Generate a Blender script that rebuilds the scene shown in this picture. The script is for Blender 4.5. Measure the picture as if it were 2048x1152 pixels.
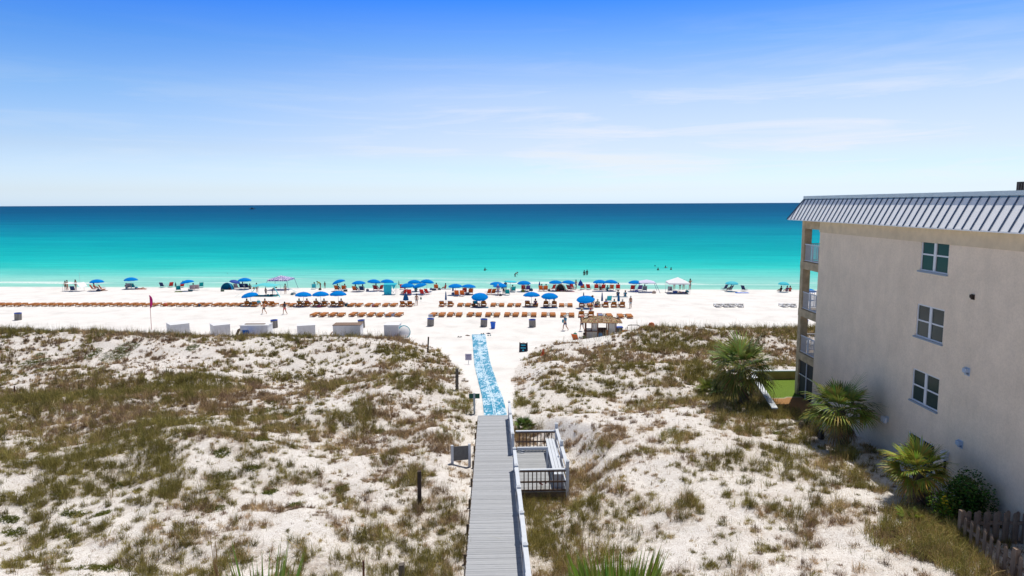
import bpy, math, random
import numpy as np
from mathutils import Vector, Matrix
S = bpy.context.scene
for o in list(bpy.data.objects): bpy.data.objects.remove(o)
random.seed(7); RNG = np.random.default_rng(11)
R = math.radians
# ------------------------------------------------------------------ camera, world, sun, exposure
CZ = 14.6; FPX = 1365.0; PITCH = math.atan(168.5/1365); ROLL = -0.00437
fwd = Vector((0, math.cos(PITCH), -math.sin(PITCH)))
r0 = Vector((1,0,0)); u0 = Vector((0, math.sin(PITCH), math.cos(PITCH)))
RIGHT = r0*math.cos(ROLL)+u0*math.sin(ROLL); UP = u0*math.cos(ROLL)-r0*math.sin(ROLL)
cam = bpy.data.objects.new('camera', bpy.data.cameras.new('camera')); S.collection.objects.link(cam)
M4 = Matrix.Identity(4)
for i, v in enumerate((RIGHT, UP, -fwd)):
    for k in range(3): M4[k][i] = v[k]
M4.translation = (0,0,CZ); cam.matrix_world = M4
cam.data.lens = 36*FPX/2048; cam.data.clip_start = .2; cam.data.clip_end = 60000
S.camera = cam
SUNV = Vector((.165, .30, 1)).normalized()
elev = math.asin(SUNV.z); azi = math.atan2(SUNV.x, SUNV.y)
W = bpy.data.worlds.new('World'); S.world = W; W.use_nodes = True
nt = W.node_tree; nt.nodes.clear(); N = nt.nodes.new; L = nt.links.new
def nd(tree, t, **kw):
    n = tree.nodes.new(t)
    for k, v in kw.items():
        if k.startswith('i_'):
            key = k[2:]; key = int(key) if key.isdigit() else key.replace('_', ' ')
            n.inputs[key].default_value = v
        else: setattr(n, k, v)
    return n
def ramp(tree, fac, stops, interp='LINEAR'):
    r = tree.nodes.new('ShaderNodeValToRGB'); r.color_ramp.interpolation = interp
    e = r.color_ramp.elements
    while len(e) < len(stops): e.new(.5)
    for el, (p, c) in zip(e, stops): el.position = p; el.color = (*c, 1) if len(c) == 3 else c
    tree.links.new(fac, r.inputs[0]); return r.outputs[0]
sky = nd(nt, 'ShaderNodeTexSky', sky_type='NISHITA', sun_disc=False, sun_elevation=elev, sun_rotation=azi,
         altitude=0, air_density=1.0, dust_density=0.6, ozone_density=3.0)
tc = N('ShaderNodeTexCoord')
sep = N('ShaderNodeSeparateXYZ'); L(tc.outputs['Generated'], sep.inputs[0])
grad = ramp(nt, sep.outputs[2], [(0,(1.65,2.1,3.1)), (.02,(1.5,1.72,2.35)), (.075,(1.33,1.40,1.75)), (.15,(.93,1.25,1.68)), (.21,(.50,1.0,1.72)), (.28,(.12,.72,1.95)), (.36,(.35,.55,.9)), (.7,(.75,.65,.50))])
# thin cirrus: streaks in the direction vector, lying low over the sea
mp = nd(nt, 'ShaderNodeMapping'); mp.inputs['Scale'].default_value = (1.6, 1.6, 19); mp.inputs['Rotation'].default_value = (.03, .05, 0); mp.inputs['Location'].default_value = (3.7, 1.9, .35)
L(tc.outputs['Generated'], mp.inputs[0])
n1 = nd(nt, 'ShaderNodeTexNoise', i_Scale=2.1, i_Detail=9.0, i_Roughness=.62, i_Distortion=.5); L(mp.outputs[0], n1.inputs['Vector'])
cr = ramp(nt, n1.outputs[0], [(.49,(0,0,0)), (.66,(1,1,1))])
band = ramp(nt, sep.outputs[2], [(.01,(0,0,0)), (.05,(.8,)*3), (.12,(.7,)*3), (.17,(.18,)*3), (.26,(0,0,0))])
cs = nd(nt, 'ShaderNodeMapRange', i_From_Min=-.35, i_From_Max=.12, i_To_Min=.22, i_To_Max=1.0); L(sep.outputs[0], cs.inputs[0])
ms_ = nd(nt, 'ShaderNodeMath', operation='MULTIPLY'); L(cs.outputs[0], ms_.inputs[0]); L(band, ms_.inputs[1])
mm = nd(nt, 'ShaderNodeMath', operation='MULTIPLY'); L(cr, mm.inputs[0]); L(ms_.outputs[0], mm.inputs[1])
mm2 = nd(nt, 'ShaderNodeMath', operation='MULTIPLY', i_1=.85); L(mm.outputs[0], mm2.inputs[0])
side = nd(nt, 'ShaderNodeMapRange', i_From_Min=-.62, i_From_Max=.02); side.interpolation_type = 'SMOOTHSTEP'; L(sep.outputs[0], side.inputs[0])
grad2 = ramp(nt, sep.outputs[2], [(0,(1,1,1)), (.05,(1.02,1.02,1.0)), (.15,(1.75,1.22,1.0)), (.22,(1.75,1.22,1.0)), (.28,(1.75,1.14,1.0)), (.5,(1,1,1))])
gmx = nd(nt, 'ShaderNodeMixRGB', blend_type='MULTIPLY'); L(side.outputs[0], gmx.inputs[0]); L(grad, gmx.inputs[1]); L(grad2, gmx.inputs[2])
mulc = nd(nt, 'ShaderNodeMixRGB', blend_type='MULTIPLY', i_Fac=1.0); L(sky.outputs[0], mulc.inputs[1]); L(gmx.outputs[0], mulc.inputs[2])
mixc = nd(nt, 'ShaderNodeMixRGB', blend_type='MIX'); L(mm2.outputs[0], mixc.inputs[0]); L(mulc.outputs[0], mixc.inputs[1]); mixc.inputs[2].default_value = (9.6,9.9,10.2,1)
bg = nd(nt, 'ShaderNodeBackground', i_Strength=.09); L(mixc.outputs[0], bg.inputs[0])
wo = N('ShaderNodeOutputWorld'); L(bg.outputs[0], wo.inputs[0])
sl = bpy.data.lights.new('sun', 'SUN'); sl.energy = 4.2; sl.angle = R(.53); sl.color = (1,.945,.86)
so = bpy.data.objects.new('sun', sl); S.collection.objects.link(so)
so.rotation_euler = SUNV.to_track_quat('Z','Y').to_euler(); so.location = (20,-10,40)
S.view_settings.view_transform = 'Standard'; S.view_settings.look = 'None'
S.view_settings.exposure = 0; S.view_settings.gamma = 1
S.render.engine = 'CYCLES'
# ------------------------------------------------------------------ helpers
COL = S.collection
_m = {}
def lin(c): return tuple(((v/255)/12.92 if v/255 <= .04045 else ((v/255+.055)/1.055)**2.4) for v in c)
def mat(name, c, rough=.7, var=0.0, scale=6.0, bump=0.0, bscale=40.0, metal=0.0, spec=.3, stretch=None):
    if name in _m: return _m[name]
    m = bpy.data.materials.new(name); m.use_nodes = True; t = m.node_tree; b = t.nodes['Principled BSDF']
    b.inputs['Roughness'].default_value = rough; b.inputs['Metallic'].default_value = metal
    b.inputs['Specular IOR Level'].default_value = spec; b.inputs['Base Color'].default_value = (*c,1)
    co = t.nodes.new('ShaderNodeTexCoord').outputs['Object']
    if stretch:
        mpn = nd(t, 'ShaderNodeMapping'); mpn.inputs['Scale'].default_value = stretch; t.links.new(co, mpn.inputs[0]); co = mpn.outputs[0]
    if var:
        n = nd(t, 'ShaderNodeTexNoise', i_Scale=scale, i_Detail=5.0, i_Roughness=.6); t.links.new(co, n.inputs['Vector'])
        o = ramp(t, n.outputs[0], [(.3, tuple(v*(1-var) for v in c)), (.7, tuple(min(1,v*(1+var)) for v in c))])
        t.links.new(o, b.inputs['Base Color'])
    if bump:
        n = nd(t, 'ShaderNodeTexNoise', i_Scale=bscale, i_Detail=4.0); t.links.new(co, n.inputs['Vector'])
        bp = nd(t, 'ShaderNodeBump', i_Strength=bump, i_Distance=.02); t.links.new(n.outputs[0], bp.inputs['Height']); t.links.new(bp.outputs[0], b.inputs['Normal'])
    _m[name] = m; return m
def attr_mat(name, attr, rough=.8, transl=0.0, mul=1.0):
    if name in _m: return _m[name]
    m = bpy.data.materials.new(name); m.use_nodes = True; t = m.node_tree; b = t.nodes['Principled BSDF']
    a = nd(t, 'ShaderNodeAttribute', attribute_name=attr); b.inputs['Roughness'].default_value = rough; b.inputs['Specular IOR Level'].default_value = .15
    t.links.new(a.outputs['Color'], b.inputs['Base Color'])
    if transl:
        tr = t.nodes.new('ShaderNodeBsdfTranslucent'); t.links.new(a.outputs['Color'], tr.inputs[0])
        mx = nd(t, 'ShaderNodeMixShader', i_Fac=transl); t.links.new(b.outputs[0], mx.inputs[1]); t.links.new(tr.outputs[0], mx.inputs[2])
        t.links.new(mx.outputs[0], t.nodes['Material Output'].inputs[0])
    _m[name] = m; return m
class MB:
    def __init__(s): s.v = []; s.f = []; s.c = []
    def add(s, vs, fs, c=None):
        n = len(s.v); s.v += [tuple(v) for v in vs]; s.f += [tuple(i+n for i in f) for f in fs]
        if c is not None: s.c += [c]*len(vs)
        return s
    def box(s, x0,x1,y0,y1,z0,z1, M=None, c=None):
        vs = [Vector(p) for p in ((x0,y0,z0),(x1,y0,z0),(x1,y1,z0),(x0,y1,z0),(x0,y0,z1),(x1,y0,z1),(x1,y1,z1),(x0,y1,z1))]
        if M is not None: vs = [M @ v for v in vs]
        return s.add(vs, [(0,3,2,1),(4,5,6,7),(0,1,5,4),(1,2,6,5),(2,3,7,6),(3,0,4,7)], c)
    def bar(s, a, b, w, h=None, up=(0,0,1), c=None):
        a = Vector(a); b = Vector(b); h = h or w; d = (b-a); Ln = d.length
        if Ln < 1e-6: return s
        d.normalize(); u = Vector(up)
        if abs(d.dot(u)) > .98: u = Vector((0,1,0))
        sd = d.cross(u).normalized(); u = sd.cross(d)
        vs = [p + sd*(i*w/2) + u*(j*h/2) for p in (a,b) for i,j in ((-1,-1),(1,-1),(1,1),(-1,1))]
        return s.add(vs, [(0,1,2,3),(7,6,5,4),(0,4,5,1),(1,5,6,2),(2,6,7,3),(3,7,4,0)], c)
    def tube(s, pts, rad, n=8, c=None, cap=True):
        pts = [Vector(p) for p in pts]; rs = rad if isinstance(rad,(list,tuple)) else [rad]*len(pts)
        vs = []
        for i,p in enumerate(pts):
            d = (pts[min(i+1,len(pts)-1)]-pts[max(i-1,0)]).normalized()
            u = Vector((0,0,1)) if abs(d.z) < .9 else Vector((1,0,0))
            a = d.cross(u).normalized(); b = a.cross(d)
            vs += [p + (a*math.cos(t*2*math.pi/n)+b*math.sin(t*2*math.pi/n))*rs[i] for t in range(n)]
        fs = [(i*n+k, i*n+(k+1)%n, (i+1)*n+(k+1)%n, (i+1)*n+k) for i in range(len(pts)-1) for k in range(n)]
        if cap: fs += [tuple(range(n))[::-1], tuple((len(pts)-1)*n+k for k in range(n))]
        return s.add(vs, fs, c)
    def lathe(s, prof, n=16, M=None, c=None, rad=None):
        vs = []
        for r, z in prof:
            for k in range(n):
                rr = r*(rad(k) if rad else 1); v = Vector((rr*math.cos(k*2*math.pi/n), rr*math.sin(k*2*math.pi/n), z)); vs.append(M @ v if M is not None else v)
        fs = [(i*n+k, i*n+(k+1)%n, (i+1)*n+(k+1)%n, (i+1)*n+k) for i in range(len(prof)-1) for k in range(n)]
        return s.add(vs, fs, c)
    def mesh(s, name):
        me = bpy.data.meshes.new(name); me.from_pydata(s.v, [], s.f); me.update()
        if s.c and len(s.c) == len(s.v):
            at = me.color_attributes.new('tint','FLOAT_COLOR','POINT'); at.data.foreach_set('color', np.array([(*c,1) for c in s.c], dtype=np.float32).ravel())
        return me
    def build(s, name, m, parent=None, smooth=False):
        return link(name, s.mesh(name), m, parent, smooth)
def link(name, me, m, parent=None, smooth=False):
    if m is not None and not me.materials: me.materials.append(m)
    o = bpy.data.objects.new(name, me); COL.objects.link(o)
    if smooth: me.polygons.foreach_set('use_smooth', [True]*len(me.polygons))
    if parent is not None: o.parent = parent
    return o
def tag(o, label=None, cat=None, group=None, kind=None):
    if label: o['label'] = label
    if cat: o['category'] = cat
    if group: o['group'] = group
    if kind: o['kind'] = kind
    return o
def thing(name, loc, rz, label, cat, group=None):
    o = bpy.data.objects.new(name, None); COL.objects.link(o); o.location = loc; o.rotation_euler = (0,0,rz); o.empty_display_size = .2
    return tag(o, label, cat, group)
def copy_tree(o, parent=None):
    c = o.copy(); COL.objects.link(c)
    if parent is not None: c.parent = parent
    for ch in CH.get(o.name, []):
        copy_tree(ch, c)
    return c
CH = {}
def reg(o):      # remember a prototype's children for copying
    for ch in o.children: CH.setdefault(o.name, []).append(ch); reg(ch)
    return o
def children_refresh(): bpy.context.view_layer.update()
ORD = ['first','second','third','fourth','fifth','sixth','seventh','eighth','ninth','tenth','eleventh','twelfth','thirteenth','fourteenth','fifteenth','sixteenth','seventeenth','eighteenth','nineteenth','twentieth','twenty-first','twenty-second','twenty-third','twenty-fourth','twenty-fifth','twenty-sixth','twenty-seventh','twenty-eighth','twenty-ninth','thirtieth','thirty-first','thirty-second','thirty-third','thirty-fourth','thirty-fifth','thirty-sixth','thirty-seventh','thirty-eighth']
# ------------------------------------------------------------------ picture <-> place
def ray(px, py): return (fwd + RIGHT*((px-1024)/FPX) + UP*((576-py)/FPX))
def at(px, py, z):
    d = ray(px, py); t = (z-CZ)/d.z; return Vector((d.x*t, d.y*t, z))
def deckz(y): return 3.17 - (y-19.8)*(1.29/20.3)
def at_deck(px, py, dz=0.0):
    z = 2.5
    for _ in range(30): p = at(px, py, z+dz); z = deckz(p.y)
    return at(px, py, z+dz)
# ------------------------------------------------------------------ terrain
def h2(ix, iy, seed):
    n = (ix.astype(np.int64)*374761393 + iy.astype(np.int64)*668265263 + seed*69069) & 0x7fffffff
    n = ((n ^ (n >> 13))*1274126177) & 0x7fffffff
    return ((n ^ (n >> 16)) & 0xffff)/65535.0
def vn(x, y, seed=0):
    ix = np.floor(x); iy = np.floor(y); fx = x-ix; fy = y-iy; fx = fx*fx*(3-2*fx); fy = fy*fy*(3-2*fy)
    a = h2(ix,iy,seed); b = h2(ix+1,iy,seed); c = h2(ix,iy+1,seed); d = h2(ix+1,iy+1,seed)
    return (a*(1-fx)+b*fx)*(1-fy)+(c*(1-fx)+d*fx)*fy
def fbm(x, y, seed=0, o=4, g=.5):
    s = 0; a = 1; t = 0
    for k in range(o): s = s+a*vn(x*2**k+k*17.3, y*2**k-k*9.1, seed+k); t += a; a *= g
    return s/t
def sst(a, b, x): t = np.clip((x-a)/(b-a), 0, 1); return t*t*(3-2*t)
SH_TAN = math.tan(R(3.8)); SHY = 122.8
def shore_s(x, y): return (y - (SHY - x*SH_TAN))*math.cos(R(3.8))       # metres offshore
MATL = [(943.8,669.6),(946,695.4),(948.7,730.8),(952.6,747),(959.5,775),(964.5,795.8),(968,829)]
MATR = [(970.8,669.6),(974.5,695),(980.5,726),(987,745.6),(997,775),(1005.5,795.8),(1014,829)]
def cor_z(y): return np.interp(y, [0,38,40.1,44,52,60,68,80,95,122.8,150], [3.9,1.55,1.72,1.62,1.1,.55,.12,.0,-.02,-.70,-2.4])
def at_cor(px, py, dz=0.0):
    z = 1.0
    for _ in range(40): p = at(px, py, z+dz); z = float(cor_z(p.y))
    return at(px, py, z+dz)
_cl = [(at_deck(930.4,1152)+at_deck(1049.8,1152))/2, (at_deck(956.5,830)+at_deck(1017,830))/2] + [(at_cor(*a)+at_cor(*b))/2 for a,b in zip(MATL,MATR)][::-1]
_cy = [p.y for p in _cl]; _cx = [p.x for p in _cl]
dsl = (_cx[1]-_cx[0])/(_cy[1]-_cy[0])
_cy = [_cy[0]-20]+_cy+[_cy[-1]+80]; _cx = [_cx[0]-20*dsl]+_cx+[_cx[-1]]
def H(x, y):
    x = np.asarray(x, float); y = np.asarray(y, float)
    yy = np.maximum(y, 5); az = x/yy*1365+1024
    crest = np.interp(az, [-400,0,200,350,450,560,640,760,850,930,1040,1100,1170,1235,1290,1600,2600], [1.95,1.9,1.65,1.1,.9,1.0,1.1,.85,.3,.0,.0,.1,.45,1.0,1.5,1.5,1.6])
    wob = (fbm(x/14, y*0+3.1, 5, 2)-.5)*3
    ridge = crest*np.exp(-((y-66-wob)/np.where(y-wob > 66, 3.8, 5.6))**2)
    left = np.interp(y, [-50,0,18,26,34,44,50,56,64,72,78], [4,3.6,3.0,2.55,2.2,1.6,.95,.75,.6,.25,0])
    rgt = np.interp(y, [-50,0,18,26,34,44,52,57,61,70,78], [4,3.6,3.1,2.7,2.35,1.95,1.7,1.5,.95,.3,0])
    side = sst(-2, 4, x - np.interp(y, _cy, _cx))
    base = left*(1-side)+rgt*side
    near = 1-sst(68, 77, y)
    mound = 1.0*np.exp(-((x+7.5)/4.5)**2-((y-46)/5.5)**2) + .9*np.exp(-((x+16)/5)**2-((y-33)/4)**2) + .55*np.exp(-((x-8.5)/4)**2-((y-31)/5)**2)
    mound += .5*np.exp(-((x-9)/5)**2-((y-50)/3)**2)
    lump = near*(1-.6*sst(57,64,y))*((fbm(x/9, y/6, 21, 3)-.5)*1.5 + (fbm(x/2.4, y/1.9, 31, 4)-.5)*.55 + (fbm(x/.7, y/.6, 41, 3)-.5)*.14)
    d = base+ridge+mound+lump
    # pad of the apartment building
    pad = sst(4, 13.5, x)*(1-sst(35, 44, y)) ; padz = 3.35+(38-np.clip(y,10,46))*.02
    d = d*(1-pad)+(padz+lump*.35)*pad
    xe = 13.7+(np.clip(y,30,42.6)-34.6)*.1875
    inlawn = (x > xe)&(y > 34.9)&(y < 42.6)
    d = np.where(inlawn, 3.4, d)
    # corridor of the boardwalk and the mat
    c = np.interp(y, _cy, _cx); cz = cor_z(y); dist = np.abs(x-c); dist = np.where(x > c, np.maximum(0, dist-2.6*sst(24,28,y)*(1-sst(34,39,y))), dist)
    w0 = np.interp(y, [20,40,50,66,75], [1.0,1.1,1.5,2.4,6]); w1 = np.interp(y, [20,40,50,60,66,75], [2.6,3.2,5,7,9,14])
    k = sst(w0, w1, dist)
    under = sst(42,39,y)*(dist < 1.3)*.0
    flat = (fbm(x/1.5, y/1.2, 51, 3)-.5)*.08*(1-sst(95,118,y))
    beach = np.where(y > 70, cor_z(SHY + shore_s(x,y)), 0)
    bz = cz*(near)+beach*(1-near)+flat
    return bz*(1-k*near)+d*k*near
def ground(px, py, z0=0.0):
    z = z0
    for _ in range(40):
        p = at(px, py, z); z = .5*z+.5*float(H(p.x, p.y))
    return Vector((p.x, p.y, float(H(p.x, p.y))))
def gz(x, y): return float(H(np.array([x]), np.array([y]))[0])
def march(px, py):      # first hit of the view ray with the dunes
    d = ray(px, py); d = d/d.y; y = 12.0
    while y < 140:
        z = CZ+d.z*y
        if z < gz(d.x*y, y): return Vector((d.x*y, y, gz(d.x*y, y)))
        y += .25
    return ground(px, py)
# coverage of the dunes, read off the photograph on a coarse grid (0..9)
DY = [645,652,662,680,710,740,770,800,840,890,940,990,1040,1090,1140,1240]
DR = ["9999998000888888","9999998000488888","8888888100689988","4433456100866555","4333226148775444","3323245224466544","4787455235577554","8876345524567555",
      "7774455322356233","6664445265345442","7763336485355443","5453336685344443","4363257586434466","3353347586444467","2454457576543346","2454457576543346"]
DM = np.array([[int(c) for c in r] for r in DR])/9.0
def cover(x, y, z):
    vx, vy, vz = x, y, z-CZ
    zc = vx*fwd.x+vy*fwd.y+vz*fwd.z
    px = 1024+FPX*(vx*RIGHT.x+vy*RIGHT.y+vz*RIGHT.z)/zc; py = 576-FPX*(vx*UP.x+vy*UP.y+vz*UP.z)/zc
    gx = np.clip((px-64)/128, 0, 14.999); iy = np.interp(py, DY, np.arange(len(DY))); iy = np.clip(iy, 0, len(DY)-1.001)
    i = gx.astype(int); j = iy.astype(int); fx = gx-i; fy = iy-j
    return (DM[j,i]*(1-fx)+DM[j,i+1]*fx)*(1-fy)+(DM[j+1,i]*(1-fx)+DM[j+1,i+1]*fx)*fy
def clump(x, y):
    return .36*fbm(x/2.8, y/2.2, 61, 3)+.64*fbm(x/.75, y/.62, 71, 3)
_q = np.sort(clump(RNG.uniform(-60,40,20000), RNG.uniform(15,75,20000)))
def clump_rank(x, y): return np.searchsorted(_q, clump(x,y))/20000.0
def corr_mask(x, y):
    c = np.interp(y, _cy, _cx); dist = x-c
    wl = np.interp(y, [0,40,44,50,56,66,74], [1.05,1.05,1.3,1.5,2.0,4.2,9]); wr = np.interp(y, [0,40,44,50,56,66,74], [1.05,1.15,1.6,1.9,2.6,5.5,9])
    return (dist < -wl)|(dist > wr)
def veg(x, y, z):
    dens = cover(x, y, z)
    ok = corr_mask(x, y)&(y < 73.5)
    wx = (x*math.cos(.016)-y*math.sin(.016))
    ok &= (wx < 16.0)|(y > 42.5)
    ok &= ~((x > 14.6)&(y > 34.9)&(y < 42.7)&(x > 13.7+(y-34.6)*.1875-.3))
    ok &= ~((x > 12.8)&(y < 40)&(wx > 14.2)&(RNG.uniform(size=x.shape) < .55))
    xc = x-np.interp(y, _cy, _cx); ok &= ~((xc > 0)&(xc < 3.25)&(y > 28.2)&(y < 34.6))
    return np.where(ok, dens, 0)
def axis(pieces):
    out = []
    for a, b, st in pieces: out += list(np.arange(a, b, st))
    return np.array(out+[pieces[-1][1]])
gx = axis([(-1600,-400,120),(-400,-110,15),(-110,-60,2.2),(-60,-34,.55),(-34,24,.24),(24,60,.9),(60,160,5),(160,400,30),(400,1600,120)])
gy = axis([(-400,-20,30),(-20,12,2),(12,48,.22),(48,78,.3),(78,150,1.2),(150,200,10)])
GX, GY = np.meshgrid(gx, gy); GZ = H(GX, GY)
nx, ny = len(gx), len(gy)
co = np.stack([GX,GY,GZ], -1).reshape(-1,3).astype(np.float32)
idx = np.arange(nx*ny).reshape(ny,nx); q = np.stack([idx[:-1,:-1],idx[:-1,1:],idx[1:,1:],idx[1:,:-1]], -1).reshape(-1,4)
def np_mesh(name, co, quads=None, tris=None, tint=None, extra=None):
    me = bpy.data.meshes.new(name); me.vertices.add(len(co)); me.vertices.foreach_set('co', np.ascontiguousarray(co, np.float32).ravel())
    parts = []; tot = []
    if quads is not None and len(quads): parts.append(quads.ravel()); tot.append(np.full(len(quads),4))
    if tris is not None and len(tris): parts.append(tris.ravel()); tot.append(np.full(len(tris),3))
    lp = np.concatenate(parts).astype(np.int32); tt = np.concatenate(tot).astype(np.int32)
    me.loops.add(len(lp)); me.loops.foreach_set('vertex_index', lp)
    me.polygons.add(len(tt)); me.polygons.foreach_set('loop_start', np.concatenate([[0],np.cumsum(tt)[:-1]]).astype(np.int32)); me.polygons.foreach_set('loop_total', tt)
    if tint is not None:
        a = me.color_attributes.new('tint','FLOAT_COLOR','POINT'); a.data.foreach_set('color', np.concatenate([tint, np.ones((len(tint),1))],1).astype(np.float32).ravel())
    if extra is not None:
        for k, v in extra.items():
            a = me.attributes.new(k,'FLOAT','POINT'); a.data.foreach_set('value', v.astype(np.float32).ravel())
    me.update(calc_edges=True); me.validate(); return me
lit = veg(GX, GY, GZ); rk = clump_rank(GX, GY)
litter = np.clip(lit*1.2-rk+.42, .25, .7)/.7*np.clip(lit*4,0,1)
wxg = GX*math.cos(.016)-GY*math.sin(.016)
mulch = ((GX > 13.7+(np.clip(GY,30,42.6)-34.6)*.1875)&(GY > 34.4)&(GY < 37.9+.6*vn(GX/1.5,GY*0,3))).astype(float)
lawn = ((GX > 13.7+(np.clip(GY,30,42.6)-34.6)*.1875)&(GY >= 37.6)&(GY < 42.7)).astype(float)*(1-mulch)
me = np_mesh('sand', co, q, extra={'litter':litter.reshape(-1), 'mulch':mulch.reshape(-1), 'lawn':lawn.reshape(-1)})
me.polygons.foreach_set('use_smooth', [True]*len(me.polygons))
ms = bpy.data.materials.new('white_quartz_sand'); ms.use_nodes = True; t = ms.node_tree; b = t.nodes['Principled BSDF']
b.inputs['Roughness'].default_value = .95; b.inputs['Specular IOR Level'].default_value = .05
oc = t.nodes.new('ShaderNodeTexCoord').outputs['Object']
def tn(sc, det=4.0, rough=.6, vec=None, dist=0.0):
    n = nd(t, 'ShaderNodeTexNoise', i_Scale=sc, i_Detail=det, i_Roughness=rough, i_Distortion=dist); t.links.new(vec or oc, n.inputs['Vector']); return n.outputs[0]
def mix(f, a, bb, mode='MIX'):
    m = nd(t, 'ShaderNodeMixRGB', blend_type=mode)
    for i, v in ((0,f),(1,a),(2,bb)):
        if isinstance(v, (int,float)): m.inputs[i].default_value = v
        elif isinstance(v, tuple): m.inputs[i].default_value = (*v,1)
        else: t.links.new(v, m.inputs[i])
    return m.outputs[0]
def math_(op, a, bb, clamp=False):
    m = nd(t, 'ShaderNodeMath', operation=op); m.use_clamp = clamp
    for i, v in ((0,a),(1,bb)):
        if isinstance(v,(int,float)): m.inputs[i].default_value = v
        else: t.links.new(v, m.inputs[i])
    return m.outputs[0]
base = ramp(t, tn(.35,6), [(.3,(.66,.64,.62)),(.5,(.765,.745,.725)),(.8,(.82,.805,.785))])
fine = ramp(t, tn(9,5,.7), [(.34,(.88,.86,.85)),(.52,(1,1,1))])
base = mix(.8, base, fine, 'MULTIPLY')
al = nd(t, 'ShaderNodeAttribute', attribute_name='litter').outputs['Fac']
base = mix(math_('MULTIPLY', math_('MULTIPLY', al, .35), ramp(t, tn(1.6,5,.65), [(.36,(0,)*3),(.62,(1,)*3)])), base, (.66,.60,.55))
spk = tn(5.5,7,.75); spk2 = tn(24,4,.7)
lm = math_('MULTIPLY', al, ramp(t, spk, [(.42,(0,0,0)),(.56,(1,1,1))]))
lm2 = math_('MULTIPLY', ramp(t, al, [(.0,(0,0,0)),(.3,(1,)*3)]), ramp(t, spk2, [(.53,(0,0,0)),(.60,(1,1,1))]))
lmm = math_('MAXIMUM', math_('MULTIPLY', lm, .5), math_('MULTIPLY', lm2, .75), True)
base = mix(lmm, base, ramp(t, tn(14,3), [(.35,(.15,.10,.07)),(.65,(.38,.28,.21))]))
am = nd(t, 'ShaderNodeAttribute', attribute_name='mulch').outputs['Fac']; aw = nd(t, 'ShaderNodeAttribute', attribute_name='lawn').outputs['Fac']
base = mix(am, base, ramp(t, tn(30,4,.7), [(.35,(.22,.11,.045)),(.65,(.42,.24,.11))]))
base = mix(aw, base, ramp(t, tn(22,4,.7), [(.35,(.075,.13,.018)),(.65,(.17,.25,.045))]))
t.links.new(base, b.inputs['Base Color'])
bp = nd(t, 'ShaderNodeBump', i_Strength=.3, i_Distance=.07); t.links.new(math_('ADD', tn(2.2,6,.65), math_('MULTIPLY', tn(9,4,.6), .35)), bp.inputs['Height']); t.links.new(bp.outputs[0], b.inputs['Normal'])
tag(link('sand', me, ms), kind='structure')
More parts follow.
